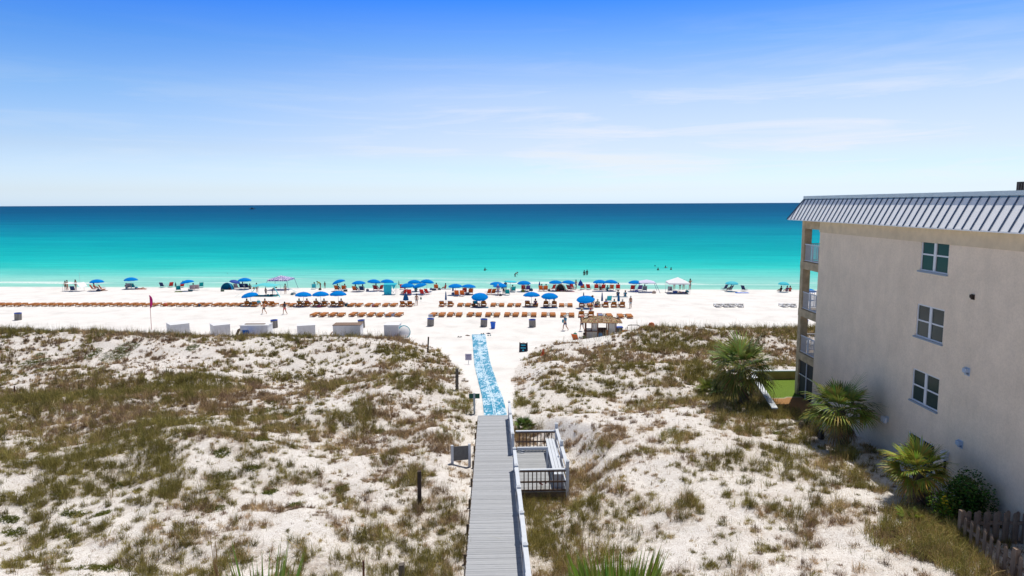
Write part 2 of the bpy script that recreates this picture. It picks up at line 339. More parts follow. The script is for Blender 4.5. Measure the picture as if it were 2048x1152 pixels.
# sea
def gen_sea():
    me = MB(); d = Vector((math.cos(R(3.8)), -math.sin(R(3.8)),0)); n = Vector((math.sin(R(3.8)), math.cos(R(3.8)),0)); o0 = Vector((0,SHY,-.70))
    me.add([o0-d*40000-n*8, o0+d*40000-n*8, o0+d*40000+n*40000, o0-d*40000+n*40000], [(0,1,2,3)])
    m = bpy.data.materials.new('gulf_water'); m.use_nodes = True
    global t, oc
    t = m.node_tree; b = t.nodes['Principled BSDF']; b.inputs['Roughness'].default_value = .55; b.inputs['IOR'].default_value = 1.12; b.inputs['Specular IOR Level'].default_value = .02
    oc = t.nodes.new('ShaderNodeTexCoord').outputs['Object']
    mpn = nd(t, 'ShaderNodeMapping'); mpn.inputs['Location'].default_value = (0,-SHY,0); t.links.new(oc, mpn.inputs[0])
    mp2 = nd(t, 'ShaderNodeMapping'); mp2.inputs['Rotation'].default_value = (0,0,R(3.8)); t.links.new(mpn.outputs[0], mp2.inputs[0])
    sp = t.nodes.new('ShaderNodeSeparateXYZ'); t.links.new(mp2.outputs[0], sp.inputs[0])
    s = sp.outputs[1]
    wob = nd(t, 'ShaderNodeMapping'); wob.inputs['Scale'].default_value = (.012,.05,1); t.links.new(mp2.outputs[0], wob.inputs[0])
    wn = tn(1.0, 5, .55, wob.outputs[0])
    s2 = math_('MULTIPLY', s, math_('ADD', math_('MULTIPLY', wn, .9), .55))
    f = math_('DIVIDE', math_('LOGARITHM', math_('ADD', math_('MAXIMUM', s2, 0), 6), 2.718281828), 10.6)      # ln(s+6)/10.6
    def sx(v): return math.log(v+6)/10.6
    G = .62
    def c(r,g,bl): a_ = lin((r,g,bl)); return (a_[0]*.75+.004, a_[1]*.83, a_[2]*.84)
    colr = ramp(t, f, [(sx(0),c(168,222,208)),(sx(12),c(160,222,212)),(sx(24),c(120,216,208)),(sx(40),c(60,207,201)),(sx(70),c(25,196,198)),(sx(120),c(5,180,190)),(sx(200),c(0,160,180)),(sx(330),c(0,135,168)),(sx(650),c(0,108,150)),(sx(1500),c(0,92,138)),(sx(9000),c(4,86,132))])
    # wind streaks and small waves
    st1 = nd(t, 'ShaderNodeMapping'); st1.inputs['Scale'].default_value = (.05,.35,1); t.links.new(mp2.outputs[0], st1.inputs[0])
    w1 = tn(1.0, 6, .6, st1.outputs[0]); colr = mix(.8, colr, ramp(t, w1, [(.35,(.80,.85,.88)),(.65,(1.08,1.06,1.05))]), 'MULTIPLY')
    st4 = nd(t, 'ShaderNodeMapping'); st4.inputs['Scale'].default_value = (.0016,.011,1); t.links.new(mp2.outputs[0], st4.inputs[0]); colr = mix(.7, colr, ramp(t, tn(1.0, 5, .6, st4.outputs[0]), [(.35,(.84,.86,.88)),(.62,(1.05,1.04,1.03))]), 'MULTIPLY')
    st3 = nd(t, 'ShaderNodeMapping'); st3.inputs['Scale'].default_value = (.9,2.2,1); t.links.new(mp2.outputs[0], st3.inputs[0])
    w3 = tn(1.0, 3, .6, st3.outputs[0]); colr = mix(.5, colr, ramp(t, w3, [(.35,(.8,.86,.88)),(.62,(1.0,1.0,1.0))]), 'MULTIPLY')
    # foam: swash edge plus broken lines of small breakers
    fm = nd(t, 'ShaderNodeMapping'); fm.inputs['Scale'].default_value = (.03,.12,1); t.links.new(mp2.outputs[0], fm.inputs[0])
    fw = tn(1.0, 4, .5, fm.outputs[0])
    ss = math_('ADD', s, math_('MULTIPLY', math_('SUBTRACT', fw, .5), 9))
    foam = ramp(t, math_('DIVIDE', ss, 30), [(0,(0,)*3),(.20,(0,)*3),(.235,(1,)*3),(.29,(.6,)*3),(.36,(0,)*3),(.50,(0,)*3),(.54,(.35,)*3),(.60,(0,)*3)])
    gm = nd(t, 'ShaderNodeMapping'); gm.inputs['Scale'].default_value = (.03,.12,1); gm.inputs['Location'].default_value = (5.3,0,0); t.links.new(mp2.outputs[0], gm.inputs[0])
    gate = ramp(t, tn(1.0, 3, .5, gm.outputs[0]), [(.50,(0,)*3),(.57,(1,)*3)])
    brk = ramp(t, tn(2.5, 4, .7, mp2.outputs[0]), [(.35,(.3,)*3),(.55,(1,)*3)])
    fo = math_('MULTIPLY', math_('MULTIPLY', foam, gate), brk)
    edge = ramp(t, math_('DIVIDE', math_('ADD', s, math_('MULTIPLY', fw, 2.0)), 4), [(0,(.7,)*3),(.42,(.5,)*3),(.55,(0,)*3)])
    fo = math_('MAXIMUM', fo, math_('MULTIPLY', edge, .5), True)
    colr = mix(fo, colr, (.78,.80,.79)); t.links.new(colr, b.inputs['Base Color'])
    bp = nd(t, 'ShaderNodeBump', i_Strength=.5, i_Distance=.25); t.links.new(math_('ADD', w3, w1), bp.inputs['Height']); t.links.new(bp.outputs[0], b.inputs['Normal'])
    tag(me.build('water', m), kind='structure')
gen_sea()
# ------------------------------------------------------------------ dune vegetation
def blades(P, hgt, nb, width, lean, tint, spread, droop=.25, seed=1):
    """P (n,3) tuft bases; every tuft gets nb blades of 5 verts (quad + tip triangle)"""
    rg = np.random.default_rng(seed); n = len(P); k = nb
    ph = rg.uniform(0, 2*np.pi, (n,k)); ln = np.abs(rg.normal(0, 1, (n,k)))*lean[:,None] ; hh = hgt[:,None]*rg.uniform(.5,1.1,(n,k))
    rad = spread[:,None]*np.sqrt(rg.uniform(0,1,(n,k))); a2 = rg.uniform(0,2*np.pi,(n,k))
    bx = P[:,0,None]+rad*np.cos(a2); by = P[:,1,None]+rad*np.sin(a2); bz = np.repeat(P[:,2,None]-.02, k, 1)
    dx = np.cos(ph); dy = np.sin(ph); w = width[:,None]*rg.uniform(.6,1.3,(n,k)); wa = rg.uniform(0,np.pi,(n,k)); wx = np.cos(wa)*w/2; wy = np.sin(wa)*w/2
    mh = hh*.55; mo = hh*ln*.45; to = hh*ln*1.2; th = hh*(1-droop*np.clip(ln,0,1.6))
    V = np.empty((n,k,5,3), np.float32)
    V[...,0,:] = np.stack([bx-wx,by-wy,bz],-1); V[...,1,:] = np.stack([bx+wx,by+wy,bz],-1)
    V[...,2,:] = np.stack([bx+dx*mo+wx*.8,by+dy*mo+wy*.8,bz+mh],-1); V[...,3,:] = np.stack([bx+dx*mo-wx*.8,by+dy*mo-wy*.8,bz+mh],-1)
    V[...,4,:] = np.stack([bx+dx*to,by+dy*to,bz+th],-1)
    C = np.repeat(np.repeat(tint[:,None,None,:], k, 1)*rg.uniform(.65,1.4,(n,k,1,1)), 5, 2)
    return V.reshape(-1,3), C.reshape(-1,3)
def grass_obj(name, sets, m, label=None, cat=None):
    V = np.concatenate([s[0] for s in sets]); C = np.concatenate([s[1] for s in sets]); nb = len(V)//5; b0 = np.arange(nb)*5
    qd = np.stack([b0,b0+1,b0+2,b0+3],-1); tr = np.stack([b0+3,b0+2,b0+4],-1)
    o = link(name, np_mesh(name, V, qd, tr, np.clip(C,0,1)), m); return tag(o, label, cat, kind='stuff')
GM = attr_mat('dune_grass_blades', 'tint', .8, .25)
def scatter(n, ylo, yhi, seed):
    rg = np.random.default_rng(seed); y = np.sqrt(rg.uniform(ylo**2, yhi**2, n)); x = rg.uniform(-.98, .80, n)*y
    z = H(x, y); return x, y, z, rg
cols = np.array([[.31,.265,.08],[.24,.215,.065],[.41,.32,.13],[.45,.32,.18],[.28,.19,.125],[.56,.43,.26]])
def mk(n, ylo, yhi, seed, nt_, nb, hs, wd):
    """clumps: every accepted centre carries a dense low skirt of old stems and a taller heart of live blades"""
    x, y, z, rg = scatter(n, ylo, yhi, seed); d = veg(x, y, z); rk = clump_rank(x, y)
    ok = (rk < d*1.10)|(rg.uniform(size=n) < .32*d); x, y, d, rk = x[ok], y[ok], d[ok], rk[ok]; n = len(x)
    g = fbm(x/6, y/5, 91, 3)+(rg.uniform(size=n)-.5)*.34+(d-.55)*.32
    ci = np.where(g > .60, rg.integers(0,2,n), np.where(g > .51, rg.integers(0,4,n), np.where(g > .42, rg.integers(2,6,n), rg.integers(3,5,n))))
    sz = rg.uniform(.5,1.5,n)**1.4*np.clip(.55+(d-rk)*1.4, .45, 1.15); bright = rg.uniform(.6,1.35,n)
    rad = .17*sz+.05; out = []
    k = nt_; a = rg.uniform(0,2*np.pi,(n,k)); r = np.sqrt(rg.uniform(0,1,(n,k)))
    X = (x[:,None]+rad[:,None]*r*np.cos(a)).ravel(); Y = (y[:,None]+rad[:,None]*r*np.sin(a)*.9).ravel(); Z = H(X, Y); P = np.stack([X,Y,Z],-1); R1 = r.ravel()
    rep_ = lambda v: np.repeat(v, k, 0); dd = np.clip(Y/40,.8,1.8)
    tint = cols[rep_(ci)]*(rep_(bright)*rg.uniform(.8,1.2,n*k))[:,None]
    hg = hs*rep_(sz)*(1.15-.55*R1)*rg.uniform(.7,1.25,n*k)*(1+.25*(rep_(ci) < 3))
    out.append(blades(P, hg, nb, wd*dd, rg.uniform(.25,.6,n*k)+R1*.35, tint, np.full(n*k,.06), seed=seed+1))
    sk = np.array([[.20,.14,.09]])*(rep_(bright)*rg.uniform(.6,1.3,n*k))[:,None]
    out.append(blades(P, hg*.42, nb//2+1, wd*dd*1.15, rg.uniform(.7,1.4,n*k), sk*.6+tint*.4, np.full(n*k,.10), seed=seed+2))
    return out
grass_obj('dune_grass', mk(9800,15,34,101,7,9,.38,.0135)+mk(16500,34,52,103,6,7,.40,.016)+mk(24000,52,73.5,105,5,5,.42,.021), GM,
          'olive and straw coloured grass growing in clumps over the white dunes', 'grass')
# dry stalks, leaning low brown stems
def stalks():
    x, y, z, rg = scatter(9000, 15, 73, 301); d = veg(x,y,z); ok = (clump_rank(x,y) < d*1.1); x,y,z = x[ok],y[ok],z[ok]; n = len(x)
    return blades(np.stack([x,y,z],-1), rg.uniform(.3,.75,n), 4, np.full(n,.010)*np.clip(y/40,.8,1.6), rg.uniform(.3,.9,n), np.array([[.30,.21,.13]])*rg.uniform(.6,1.2,(n,1)), np.full(n,.12), seed=5)
def tiny():
    out = []
    for n, a, b_, sd, w_ in ((16000,15,34,701,.011),(16000,34,52,702,.014),(16000,52,73.5,703,.017)):
        x, y, z, rg = scatter(n, a, b_, sd); d = veg(x,y,z); ok = rg.uniform(size=n) < d*.7+.06*(d > 0); x,y,z = x[ok],y[ok],z[ok]; m_ = len(x); ci = rg.choice([0,1,2,3,4,4,5], m_)
        out.append(blades(np.stack([x,y,z],-1), rg.uniform(.10,.26,m_), 6, np.full(m_,w_), rg.uniform(.4,1.1,m_), cols[ci]*rg.uniform(.75,1.15,(m_,1)), np.full(m_,.09), seed=sd+3))
    return out
grass_obj('low_dune_plants', tiny(), GM, 'low scattered tufts and small plants between the taller clumps on the sand', 'low plants')
grass_obj('dry_stems', [stalks()], GM, 'dry brown stems scattered among the dune grass', 'dry stems')
# thin tall sea oats along the crest against the beach
def oats():
    rg = np.random.default_rng(401); n = 2600; y = rg.uniform(64,69,n); x = rg.uniform(-.8,.76,n)*y; z = H(x,y); ok = (z > 1.0)&corr_mask(x,y); x,y,z = x[ok],y[ok],z[ok]; n = len(x)
    return blades(np.stack([x,y,z],-1), rg.uniform(.6,1.25,n), 2, np.full(n,.016), rg.uniform(.08,.3,n), np.array([[.34,.30,.20]])*rg.uniform(.7,1.2,(n,1)), np.full(n,.2), seed=6)
grass_obj('sea_oats', [oats()], GM, 'tall thin sea oats standing along the dune crest above the beach', 'sea oats')
# low green mats of creeping plants
def mats():
    rg = np.random.default_rng(501); out = []
    L_ = [(255,697,22,6),(230,713,26,8),(185,710,13,7),(72,724,24,7),(80,712,9,4),(385,697,11,4),(80,742,10,4),(282,761,9,3),(545,805,16,5),(530,822,20,7),(560,835,18,6),
          (596,860,11,5),(540,855,14,5),(520,878,16,6),(440,960,28,9),(425,1022,24,10),(445,912,18,7),(505,940,16,7),(205,1032,16,5),(200,1140,70,7),(115,1066,14,5),(145,1073,13,5),
          (590,1014,13,9),(685,980,11,8),(540,985,14,7),(760,867,10,5),(30,1070,24,8),(150,1035,30,5),(240,971,15,6),(20,1045,24,5),(120,990,16,6),(1560,868,15,4),(1600,850,12,4)]
    for px,py,a,bb in L_:
        c = march(px,py); w = a*c.y/1365; l = bb*c.y/1365/max(.15,(CZ-c.z)/c.y); n = int(min(420, 260*w*l+60))
        r = np.sqrt(rg.uniform(0,1,n)); an = rg.uniform(0,6.283,n); x = c.x+w*r*np.cos(an); y = c.y+l*r*np.sin(an); z = H(x,y)
        out.append(blades(np.stack([x,y,z],-1), rg.uniform(.05,.13,n)*(1.3-r*.5), 7, np.full(n,.035), rg.uniform(.8,1.6,n), np.array([[.15,.17,.035]])*rg.uniform(.6,1.2,(n,1)), np.full(n,.10), seed=int(px)))
    return out
grass_obj('creeping_groundcover', mats(), GM, 'low green mats of creeping plants spread flat on the dune sand', 'ground cover')
# thick tufts near the building, bottom right, beside the platform
def thick():
    out = []; rg = np.random.default_rng(601)
    for px,py,rp,hh,n in [(1690,915,28,.7,30),(1850,1090,80,.65,170),(1790,1080,60,.55,70),(1910,1130,60,.65,120),(1880,1060,40,.6,60),(1560,830,45,.45,110),(1490,850,60,.4,100),(1350,880,30,.4,80),(1085,1080,30,.45,50),(1100,985,35,.5,60),(1075,1000,30,.5,50),(900,870,30,.4,40),(920,810,30,.45,60),(1830,1040,30,.55,120),(1920,1085,22,.7,110)]:
        c = march(px,py); w = rp*c.y/1365; an = rg.uniform(0,6.283,n); r = np.sqrt(rg.uniform(0,1,n)); x = c.x+w*r*np.cos(an); y = c.y+1.3*w*r*np.sin(an); z = H(x,y)
        k = corr_mask(x,y); x,y,z = x[k],y[k],z[k]; m_ = len(x)
        tint = np.array([[.38,.33,.10],[.46,.34,.15],[.24,.24,.07]])[rg.integers(0,3,m_)]
        out.append(blades(np.stack([x,y,z],-1), rg.uniform(.6,1.1,m_)*hh, 16, np.full(m_,.013), rg.uniform(.3,.8,m_), tint, np.full(m_,.10), seed=int(px)+1))
    return out
grass_obj('tall_bunch_grass', thick(), GM, 'dense golden green bunches of taller grass beside the building, fence and deck', 'tall grass')
# ------------------------------------------------------------------ apartment building
BD = R(.92); BX = Matrix.Translation((0,0,0)) @ Matrix.Rotation(-BD, 4, 'Z')     # local x = perpendicular distance, local y = along the wall
BXi = BX.inverted()
WX = 16.1
def at_wall(px, py, X=WX):
    d = BXi.to_3x3() @ ray(px, py); t_ = X/d.x; return Vector((X, d.y*t_, CZ+d.z*t_))
stucco = mat('beige_stucco', (.90,.755,.60), .95, .07, 1.2, .5, 55, spec=.05)
_t = stucco.node_tree; _b = _t.nodes['Principled BSDF']; _lk = _b.inputs['Base Color'].links[0].from_socket
_c = _t.nodes.new('ShaderNodeTexCoord'); _mp = nd(_t, 'ShaderNodeMapping'); _mp.inputs['Scale'].default_value = (1,1.3,.12); _t.links.new(_c.outputs['Object'], _mp.inputs[0])
_n = nd(_t, 'ShaderNodeTexNoise', i_Scale=1.6, i_Detail=6.0, i_Roughness=.7); _t.links.new(_mp.outputs[0], _n.inputs['Vector'])
_n2 = nd(_t, 'ShaderNodeTexNoise', i_Scale=14.0, i_Detail=4.0, i_Roughness=.75); _t.links.new(_c.outputs['Object'], _n2.inputs['Vector'])
_m1 = nd(_t, 'ShaderNodeMixRGB', blend_type='MULTIPLY', i_Fac=1.0); _t.links.new(_lk, _m1.inputs[1]); _t.links.new(ramp(_t, _n.outputs[0], [(.3,(.95,.95,.94)),(.55,(1,1,1))]), _m1.inputs[2])
_m2 = nd(_t, 'ShaderNodeMixRGB', blend_type='MULTIPLY', i_Fac=1.0); _t.links.new(_m1.outputs[0], _m2.inputs[1]); _t.links.new(ramp(_t, _n2.outputs[0], [(.35,(.90,.895,.885)),(.6,(1,1,1))]), _m2.inputs[2]); _t.links.new(_m2.outputs[0], _b.inputs['Base Color'])
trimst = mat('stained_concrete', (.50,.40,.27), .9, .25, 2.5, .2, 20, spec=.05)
white_p = mat('white_vinyl', (.72,.74,.78), .5)
rail_w = mat('white_railing_paint', (.62,.66,.74), .5)
metal_r = mat('galvalume_roof', (.95,.94,.93), .45, .03, .7, metal=.0, spec=.5)
seam_m = mat('roof_seam_edge', (.06,.10,.17), .5)
glass = mat('dark_window_glass', (.045,.065,.063), .12, spec=.2)
bld = thing('apartment_building', (0,0,0), -BD, 'beige stucco apartment building with grey metal mansard roof on the right', 'building')
Y0, Y1, YB = -8.0, 37.3, 39.7; ZB = 2.6; ZE = 13.95
wins = []
for (tlx,tly,brx,bry,trx,tr_y) in [(1843,474.5,1895,549.5,1899,479),(1835.5,608,1884.5,691,1889.5,619),(1825.5,735,1875,824.5,1880,758)]:
    a = at_wall(tlx,tly); c = at_wall(brx,bry); b_ = at_wall(trx,tr_y)
    wins.append((b_.y, a.y, c.z, a.z))
wy0 = sum(w[0] for w in wins)/3; wy1 = sum(w[1] for w in wins)/3; wh = sum(w[3]-w[2] for w in wins)/3
zt = [w[3] for w in wins]; st_h = (zt[0]-zt[2])/2; zt = [zt[0], zt[0]-st_h, zt[0]-2*st_h, zt[0]-3*st_h]
# gable wall facing the camera side, with window openings and reveals
wm = MB(); ys = [Y0, wy0, wy1, Y1]; 
wm.add([(WX,Y0,ZB),(WX,wy0,ZB),(WX,wy0,ZE),(WX,Y0,ZE)], [(0,3,2,1)]); wm.add([(WX,wy1,ZB),(WX,Y1,ZB),(WX,Y1,ZE),(WX,wy1,ZE)], [(0,3,2,1)])
zs = [ZE]+[v for z in zt for v in (z, z-wh)]+[ZB]
for i in range(0, len(zs), 2): wm.add([(WX,wy0,zs[i+1]),(WX,wy1,zs[i+1]),(WX,wy1,zs[i]),(WX,wy0,zs[i])], [(0,3,2,1)])
for z in zt:
    for (a,b_,c,d_) in (((wy0,z-wh),(wy1,z-wh),1,0),((wy0,z),(wy1,z),1,0),((wy0,z-wh),(wy0,z),0,1),((wy1,z-wh),(wy1,z),0,1)):
        wm.add([(WX,*a),(WX,*b_),(WX+.12,*b_),(WX+.12,*a)], [(0,1,2,3)])
wm.add([(WX,Y1,ZB),(38,Y1,ZB),(38,Y1,ZE),(WX,Y1,ZE)], [(0,1,2,3)]); wm.add([(WX,Y0,ZB),(38,Y0,ZB),(38,Y0,ZE),(WX,Y0,ZE)], [(0,1,2,3)]); wm.add([(38,Y0,ZB),(38,Y1,ZB),(38,Y1,ZE),(38,Y0,ZE)], [(0,1,2,3)])
wm.build('wall', stucco, bld)
MB().box(WX-.035, WX, Y0, Y1+.01, 13.0, 13.62).build('frieze_band', mat('tan_stucco', (.68,.56,.40), .95, .12, 2, .4, 50, spec=.05), bld)
for z in zt:
    w = MB(); f = .055
    for a,b_,c,d_ in ((wy0,wy1,z-f,z),(wy0,wy1,z-wh,z-wh+f),(wy0,wy0+f,z-wh+f,z-f),(wy1-f,wy1,z-wh+f,z-f)): w.box(WX+.03,WX+.09,a,b_,c,d_)
    ym = (wy0+wy1)/2; w.box(WX+.025,WX+.088,ym-.075,ym+.075,z-wh+f,z-f); zm = z-wh*.5
    w.box(WX+.04,WX+.085,wy0+f,ym-.075,zm-.03,zm+.03); w.box(WX+.04,WX+.085,ym+.075,wy1-f,zm-.03,zm+.03)
    fo = w.build('window', white_p, bld)
    p = MB()
    for a,b_ in ((wy0+f,ym-.075),(ym+.075,wy1-f)): p.box(WX+.06,WX+.075,a,b_,z-wh+f,zm-.03); p.box(WX+.065,WX+.08,a,b_,zm+.03,z-f)
    p.build('pane', glass, fo)
    MB().box(WX-.07, WX+.0, wy0-.04, wy1+.06, z-wh-.06, z-wh).build('sill', mat('grey_blue_sill', (.30,.36,.44), .6), fo)
# mansard roof
EX = 15.52; ZEV = 13.64; TX = 16.12; ZT = 14.80
rf = MB(); ye = YB+.75; yt = YB-.15
n_seam = 0
rf.add([(EX,Y0,ZEV),(EX,ye,ZEV),(TX,yt,ZT),(TX,Y0,ZT)], [(0,1,2,3)]); rf.add([(EX,ye,ZEV),(38,ye,ZEV),(38,yt,ZT),(TX,yt,ZT)], [(0,1,2,3)])
rf.add([(EX+.01,Y0,ZEV-.05),(38,Y0,ZEV-.05),(38,ye,ZEV-.05),(EX+.01,ye,ZEV-.05)], [(0,3,2,1)])
rf.add([(EX,Y0,ZEV-.05),(EX,ye,ZEV-.05),(EX,ye,ZEV),(EX,Y0,ZEV)], [(0,3,2,1)])
roof = rf.build('roof', metal_r, bld)
sm = MB(); y = Y0
while y < ye-.1:
    k = min(1.0, max(0, (yt-y)/(ye-y))) if y > yt else 1
    top = Vector((TX-.02, y, ZT)) if y <= yt else Vector((EX+(TX-EX)*(ye-y)/(ye-yt), y, ZEV+(ZT-ZEV)*(ye-y)/(ye-yt)))
    sm.bar((EX-.02,y,ZEV-.01), top, .035, .05, up=(-1,0,0.4)); y += .47
sm.bar((EX-.02,ye,ZEV),(TX-.02,yt,ZT+.02),.05,.06)
sm.build('standing_seam', seam_m, roof)
MB().box(TX-.09, TX+.45, Y0, yt+.02, ZT+.0, ZT+.16).build('parapet_cap', mat('pale_metal_cap', (.62,.70,.75), .4, .06, 2, metal=.1), roof)
MB().box(TX-.035, TX+.02, Y0, yt, ZT-.13, ZT-.005).build('painted_cap_shadow', mat('blue_grey_cap_shade', (.13,.22,.33), .5), roof)  # dark strip painting in the shade the cap throws on the roof
MB().box(TX+.45, 38, Y0, yt, ZT-.2, ZT-.1).build('flat_deck', mat('roof_membrane', (.5,.5,.5), .9), roof)
# sea side balconies: columns, slabs, railings
fl = [zt[0]+.42-st_h+.0 - .0]      # floor heights below each window head
slabs = [ZE-.35]
za = at_wall(1612,683/1.0)          # not used further than as a check of scale
SB = [(at_wall(1628,527.5).z-.0), (at_wall(1624,626).z), (at_wall(1621,716).z)]   # floor levels where railings stand
cm = MB()
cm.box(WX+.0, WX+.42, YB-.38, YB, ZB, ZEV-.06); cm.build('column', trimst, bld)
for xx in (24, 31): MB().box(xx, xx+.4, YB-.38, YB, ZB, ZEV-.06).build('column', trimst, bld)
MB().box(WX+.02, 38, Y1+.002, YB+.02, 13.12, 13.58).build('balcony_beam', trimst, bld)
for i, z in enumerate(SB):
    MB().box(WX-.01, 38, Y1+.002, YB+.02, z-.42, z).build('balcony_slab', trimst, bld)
    rm = MB(); zt_, zb_ = z+1.0, z+.08
    rm.bar((WX+.08,Y1,zt_),(WX+.08,YB-.38,zt_),.06,.05); rm.bar((WX+.08,Y1,zb_),(WX+.08,YB-.38,zb_),.05,.04)
    yy = Y1+.1
    while yy < YB-.42: rm.bar((WX+.08,yy,zb_),(WX+.08,yy,zt_),.022); yy += .115
    rm.bar((WX+.08,(Y1+YB-.38)/2,zb_),(WX+.08,(Y1+YB-.38)/2,zt_),.06)
    xx = WX+.5
    rm.bar((WX+.42,YB-.08,zt_),(24,YB-.08,zt_),.06,.05); rm.bar((WX+.42,YB-.08,zb_),(24,YB-.08,zb_),.05,.04)
    while xx < 24: rm.bar((xx,YB-.08,zb_),(xx,YB-.08,zt_),.022); xx += .115
    rm.build('balcony_railing', rail_w, bld)
# ground floor screened porch
sc = MB(); z0_, z1_ = 3.3, SB[2]-.43
sc.box(WX+.1,WX+.12,Y1+.01,YB-.39,z0_,z1_); sc.build('screen_panel', mat('dark_insect_screen', (.035,.038,.042), .7), bld)
s2 = MB(); s2.bar((WX+.06,(Y1+YB-.4)/2,z0_),(WX+.06,(Y1+YB-.4)/2,z1_),.05); s2.bar((WX+.06,Y1,z0_+(z1_-z0_)*.62),(WX+.06,YB-.39,z0_+(z1_-z0_)*.62),.04); s2.bar((WX+.06,Y1+.02,z0_),(WX+.06,Y1+.02,z1_),.05)
s2.build('screen_frame', white_p, bld)
# wall fixtures, each bolted to the wall
def vent(px, py, sz, m, nm, lab, cat):
    p = at_wall(px, py); v = MB(); v.box(-.02,0,-sz*.6,sz*.6,-sz*.6,sz*.6); v.box(-sz*.55,-.02,-sz*.42,sz*.42,-sz*.1,sz*.5); v.add([(-sz*.55,-sz*.42,-sz*.1),(-sz*.55,sz*.42,-sz*.1),(-.02,sz*.42,-sz*.5),(-.02,-sz*.42,-sz*.5)], [(0,1,2,3)])
    o = v.build(nm, m, bld); o.location = p; o['label'] = lab
pv = mat('pale_blue_plastic', (.42,.52,.66), .5)
vent(1946,594,.16, mat('rusty_vent', (.05,.035,.025), .8), 'wall_vent', 'small dark rusty vent high on the wall', None)
vent(1935,743,.24, pv, 'wall_vent', 'pale blue dryer vent right of the third window', None)
vent(1921,888,.24, pv, 'wall_vent', 'pale blue dryer vent low on the wall', None)
vent(1735,889,.20, pv, 'wall_vent', 'small vent near the foot of the wall behind the palm trunk', None)
p = at_wall(1775,838); v = MB(); v.box(-.03,0,-.1,.1,-.12,.12); v.box(-.16,-.03,-.03,.03,-.02,.1); v.box(-.22,-.1,.05,.17,-.14,.1); v.box(-.22,-.1,-.17,-.05,-.14,.1)
o = v.build('floodlight', white_p, bld); o.location = p; o['label'] = 'twin headed floodlight on the wall'
p = at_wall(1893,911); v = MB(); v.box(-.16,0,-.13,.13,-.16,.16); v.box(-.1,0,.14,.24,-.06,.1); o = v.build('meter_box', white_p, bld); o.location = p; o['label'] = 'white utility box with its conduit'
MB().bar(p+Vector((-.05,0,-.16)), p+Vector((-.05,0,-.75)), .06).build('conduit', mat('dark_conduit', (.03,.03,.03), .6), bld)
# rooftop air conditioner
ac = thing('air_conditioner', BX @ Vector((17.2, 24.3, ZT-.1)), -BD, 'dark rooftop air conditioner behind the roof edge at top right', 'air conditioner')
v = MB(); v.box(0,1.3,-1.3,0,.1,.58); 
v.build('housing', mat('dark_ac_housing', (.06,.045,.04), .6, .2, 8), ac)
v = MB(); 
for k in range(10): v.box(-.03,0,-1.25+k*.12,-1.21+k*.12,.16,.52)
v.build('grille', mat('ac_grille', (.14,.12,.11), .6), ac)
# ------------------------------------------------------------------ retaining wall
wa = Vector((13.7,34.6)); wb = Vector((15.2,42.6)); wc = Vector((24,42.7))
rw = thing('retaining_wall', (0,0,0), 0, 'low tan retaining wall with white cap round the lawn', 'wall')
v = MB(); c_ = MB()
for a, b_ in ((wa,wb),(wb,wc)):
    v.bar((a.x,a.y,2.9),(b_.x,b_.y,2.9),.18,2.0); c_.bar((a.x,a.y,3.94),(b_.x,b_.y,3.94),.30,.07)
v.build('wall_body', mat('tan_wall_render', (.36,.26,.11), .9, .15, 2, spec=.05), rw); c_.build('coping', mat('white_coping', (.62,.66,.70), .6), rw)
# ------------------------------------------------------------------ boardwalk
A0 = at_deck(930.4,1152); A1 = at_deck(956.5,830); B0 = at_deck(1049.8,1152); B1 = at_deck(1017,830)
cen0 = (A0+B0)/2; cen1 = (A1+B1)/2; ax = Vector((cen1.x-cen0.x, cen1.y-cen0.y, 0)); yawd = math.atan2(-ax.x, ax.y); DW = ((B0-A0).length+(B1-A1).length)/2
slope = math.atan(1.29/20.3)
DMx = Matrix.Translation(cen1) @ Matrix.Rotation(yawd,4,'Z') @ Matrix.Rotation(-slope,4,'X')    # local +y toward the sea, origin at the sea end
DMi = DMx.inverted()
deck = bpy.data.objects.new('boardwalk', None); COL.objects.link(deck); deck.matrix_world = DMx
tag(deck, 'long grey plank boardwalk with a white handrail leading down to the beach', 'boardwalk')
plank = attr_mat('weathered_grey_planks', 'tint', .75)
_t = plank.node_tree; _b = _t.nodes['Principled BSDF']; _a = [n for n in _t.nodes if n.type == 'ATTRIBUTE'][0]
_c = _t.nodes.new('ShaderNodeTexCoord'); _mp = nd(_t, 'ShaderNodeMapping'); _mp.inputs['Scale'].default_value = (2,14,2); _t.links.new(_c.outputs['Object'], _mp.inputs[0])
_n = nd(_t, 'ShaderNodeTexNoise', i_Scale=1.5, i_Detail=6.0, i_Roughness=.65); _t.links.new(_mp.outputs[0], _n.inputs['Vector'])
_mx = nd(_t, 'ShaderNodeMixRGB', blend_type='MULTIPLY', i_Fac=.6); _t.links.new(_a.outputs['Color'], _mx.inputs[1]); _t.links.new(ramp(_t, _n.outputs[0], [(.3,(.72,.73,.76)),(.65,(1,1,1))]), _mx.inputs[2]); _t.links.new(_mx.outputs[0], _b.inputs['Base Color'])
v = MB(); y = -.07; hw = DW/2; rr = random.Random(3)
while y > -32:
    g = .43*rr.uniform(.9,1.08); v.box(-hw+rr.uniform(-.012,.012), hw+rr.uniform(-.012,.012), y-.138, y, -.04, rr.uniform(-.003,.003), c=(g*.97,g*1.0,g*1.05)); y -= .149
v.build('planking', plank, deck)
v = MB(); v.box(-hw-.02,-hw+.03,-32,-.02,-.24,-.045); v.box(hw-.03,hw+.02,-32,-.02,-.24,-.045); v.box(-.04,.04,-32,-.05,-.24,-.045); v.box(-hw,hw,-.06,-.0,-.22,-.045)
k = -1.0
while k > -31:
    for sx in (-1,): v.box(sx*hw-.13, sx*hw-.03, k-.06, k+.06, -.9, -.12)
    k -= 2.5
v.build('joist_frame', mat('brown_joist_wood', (.17,.13,.09), .85, .3, 5), deck)
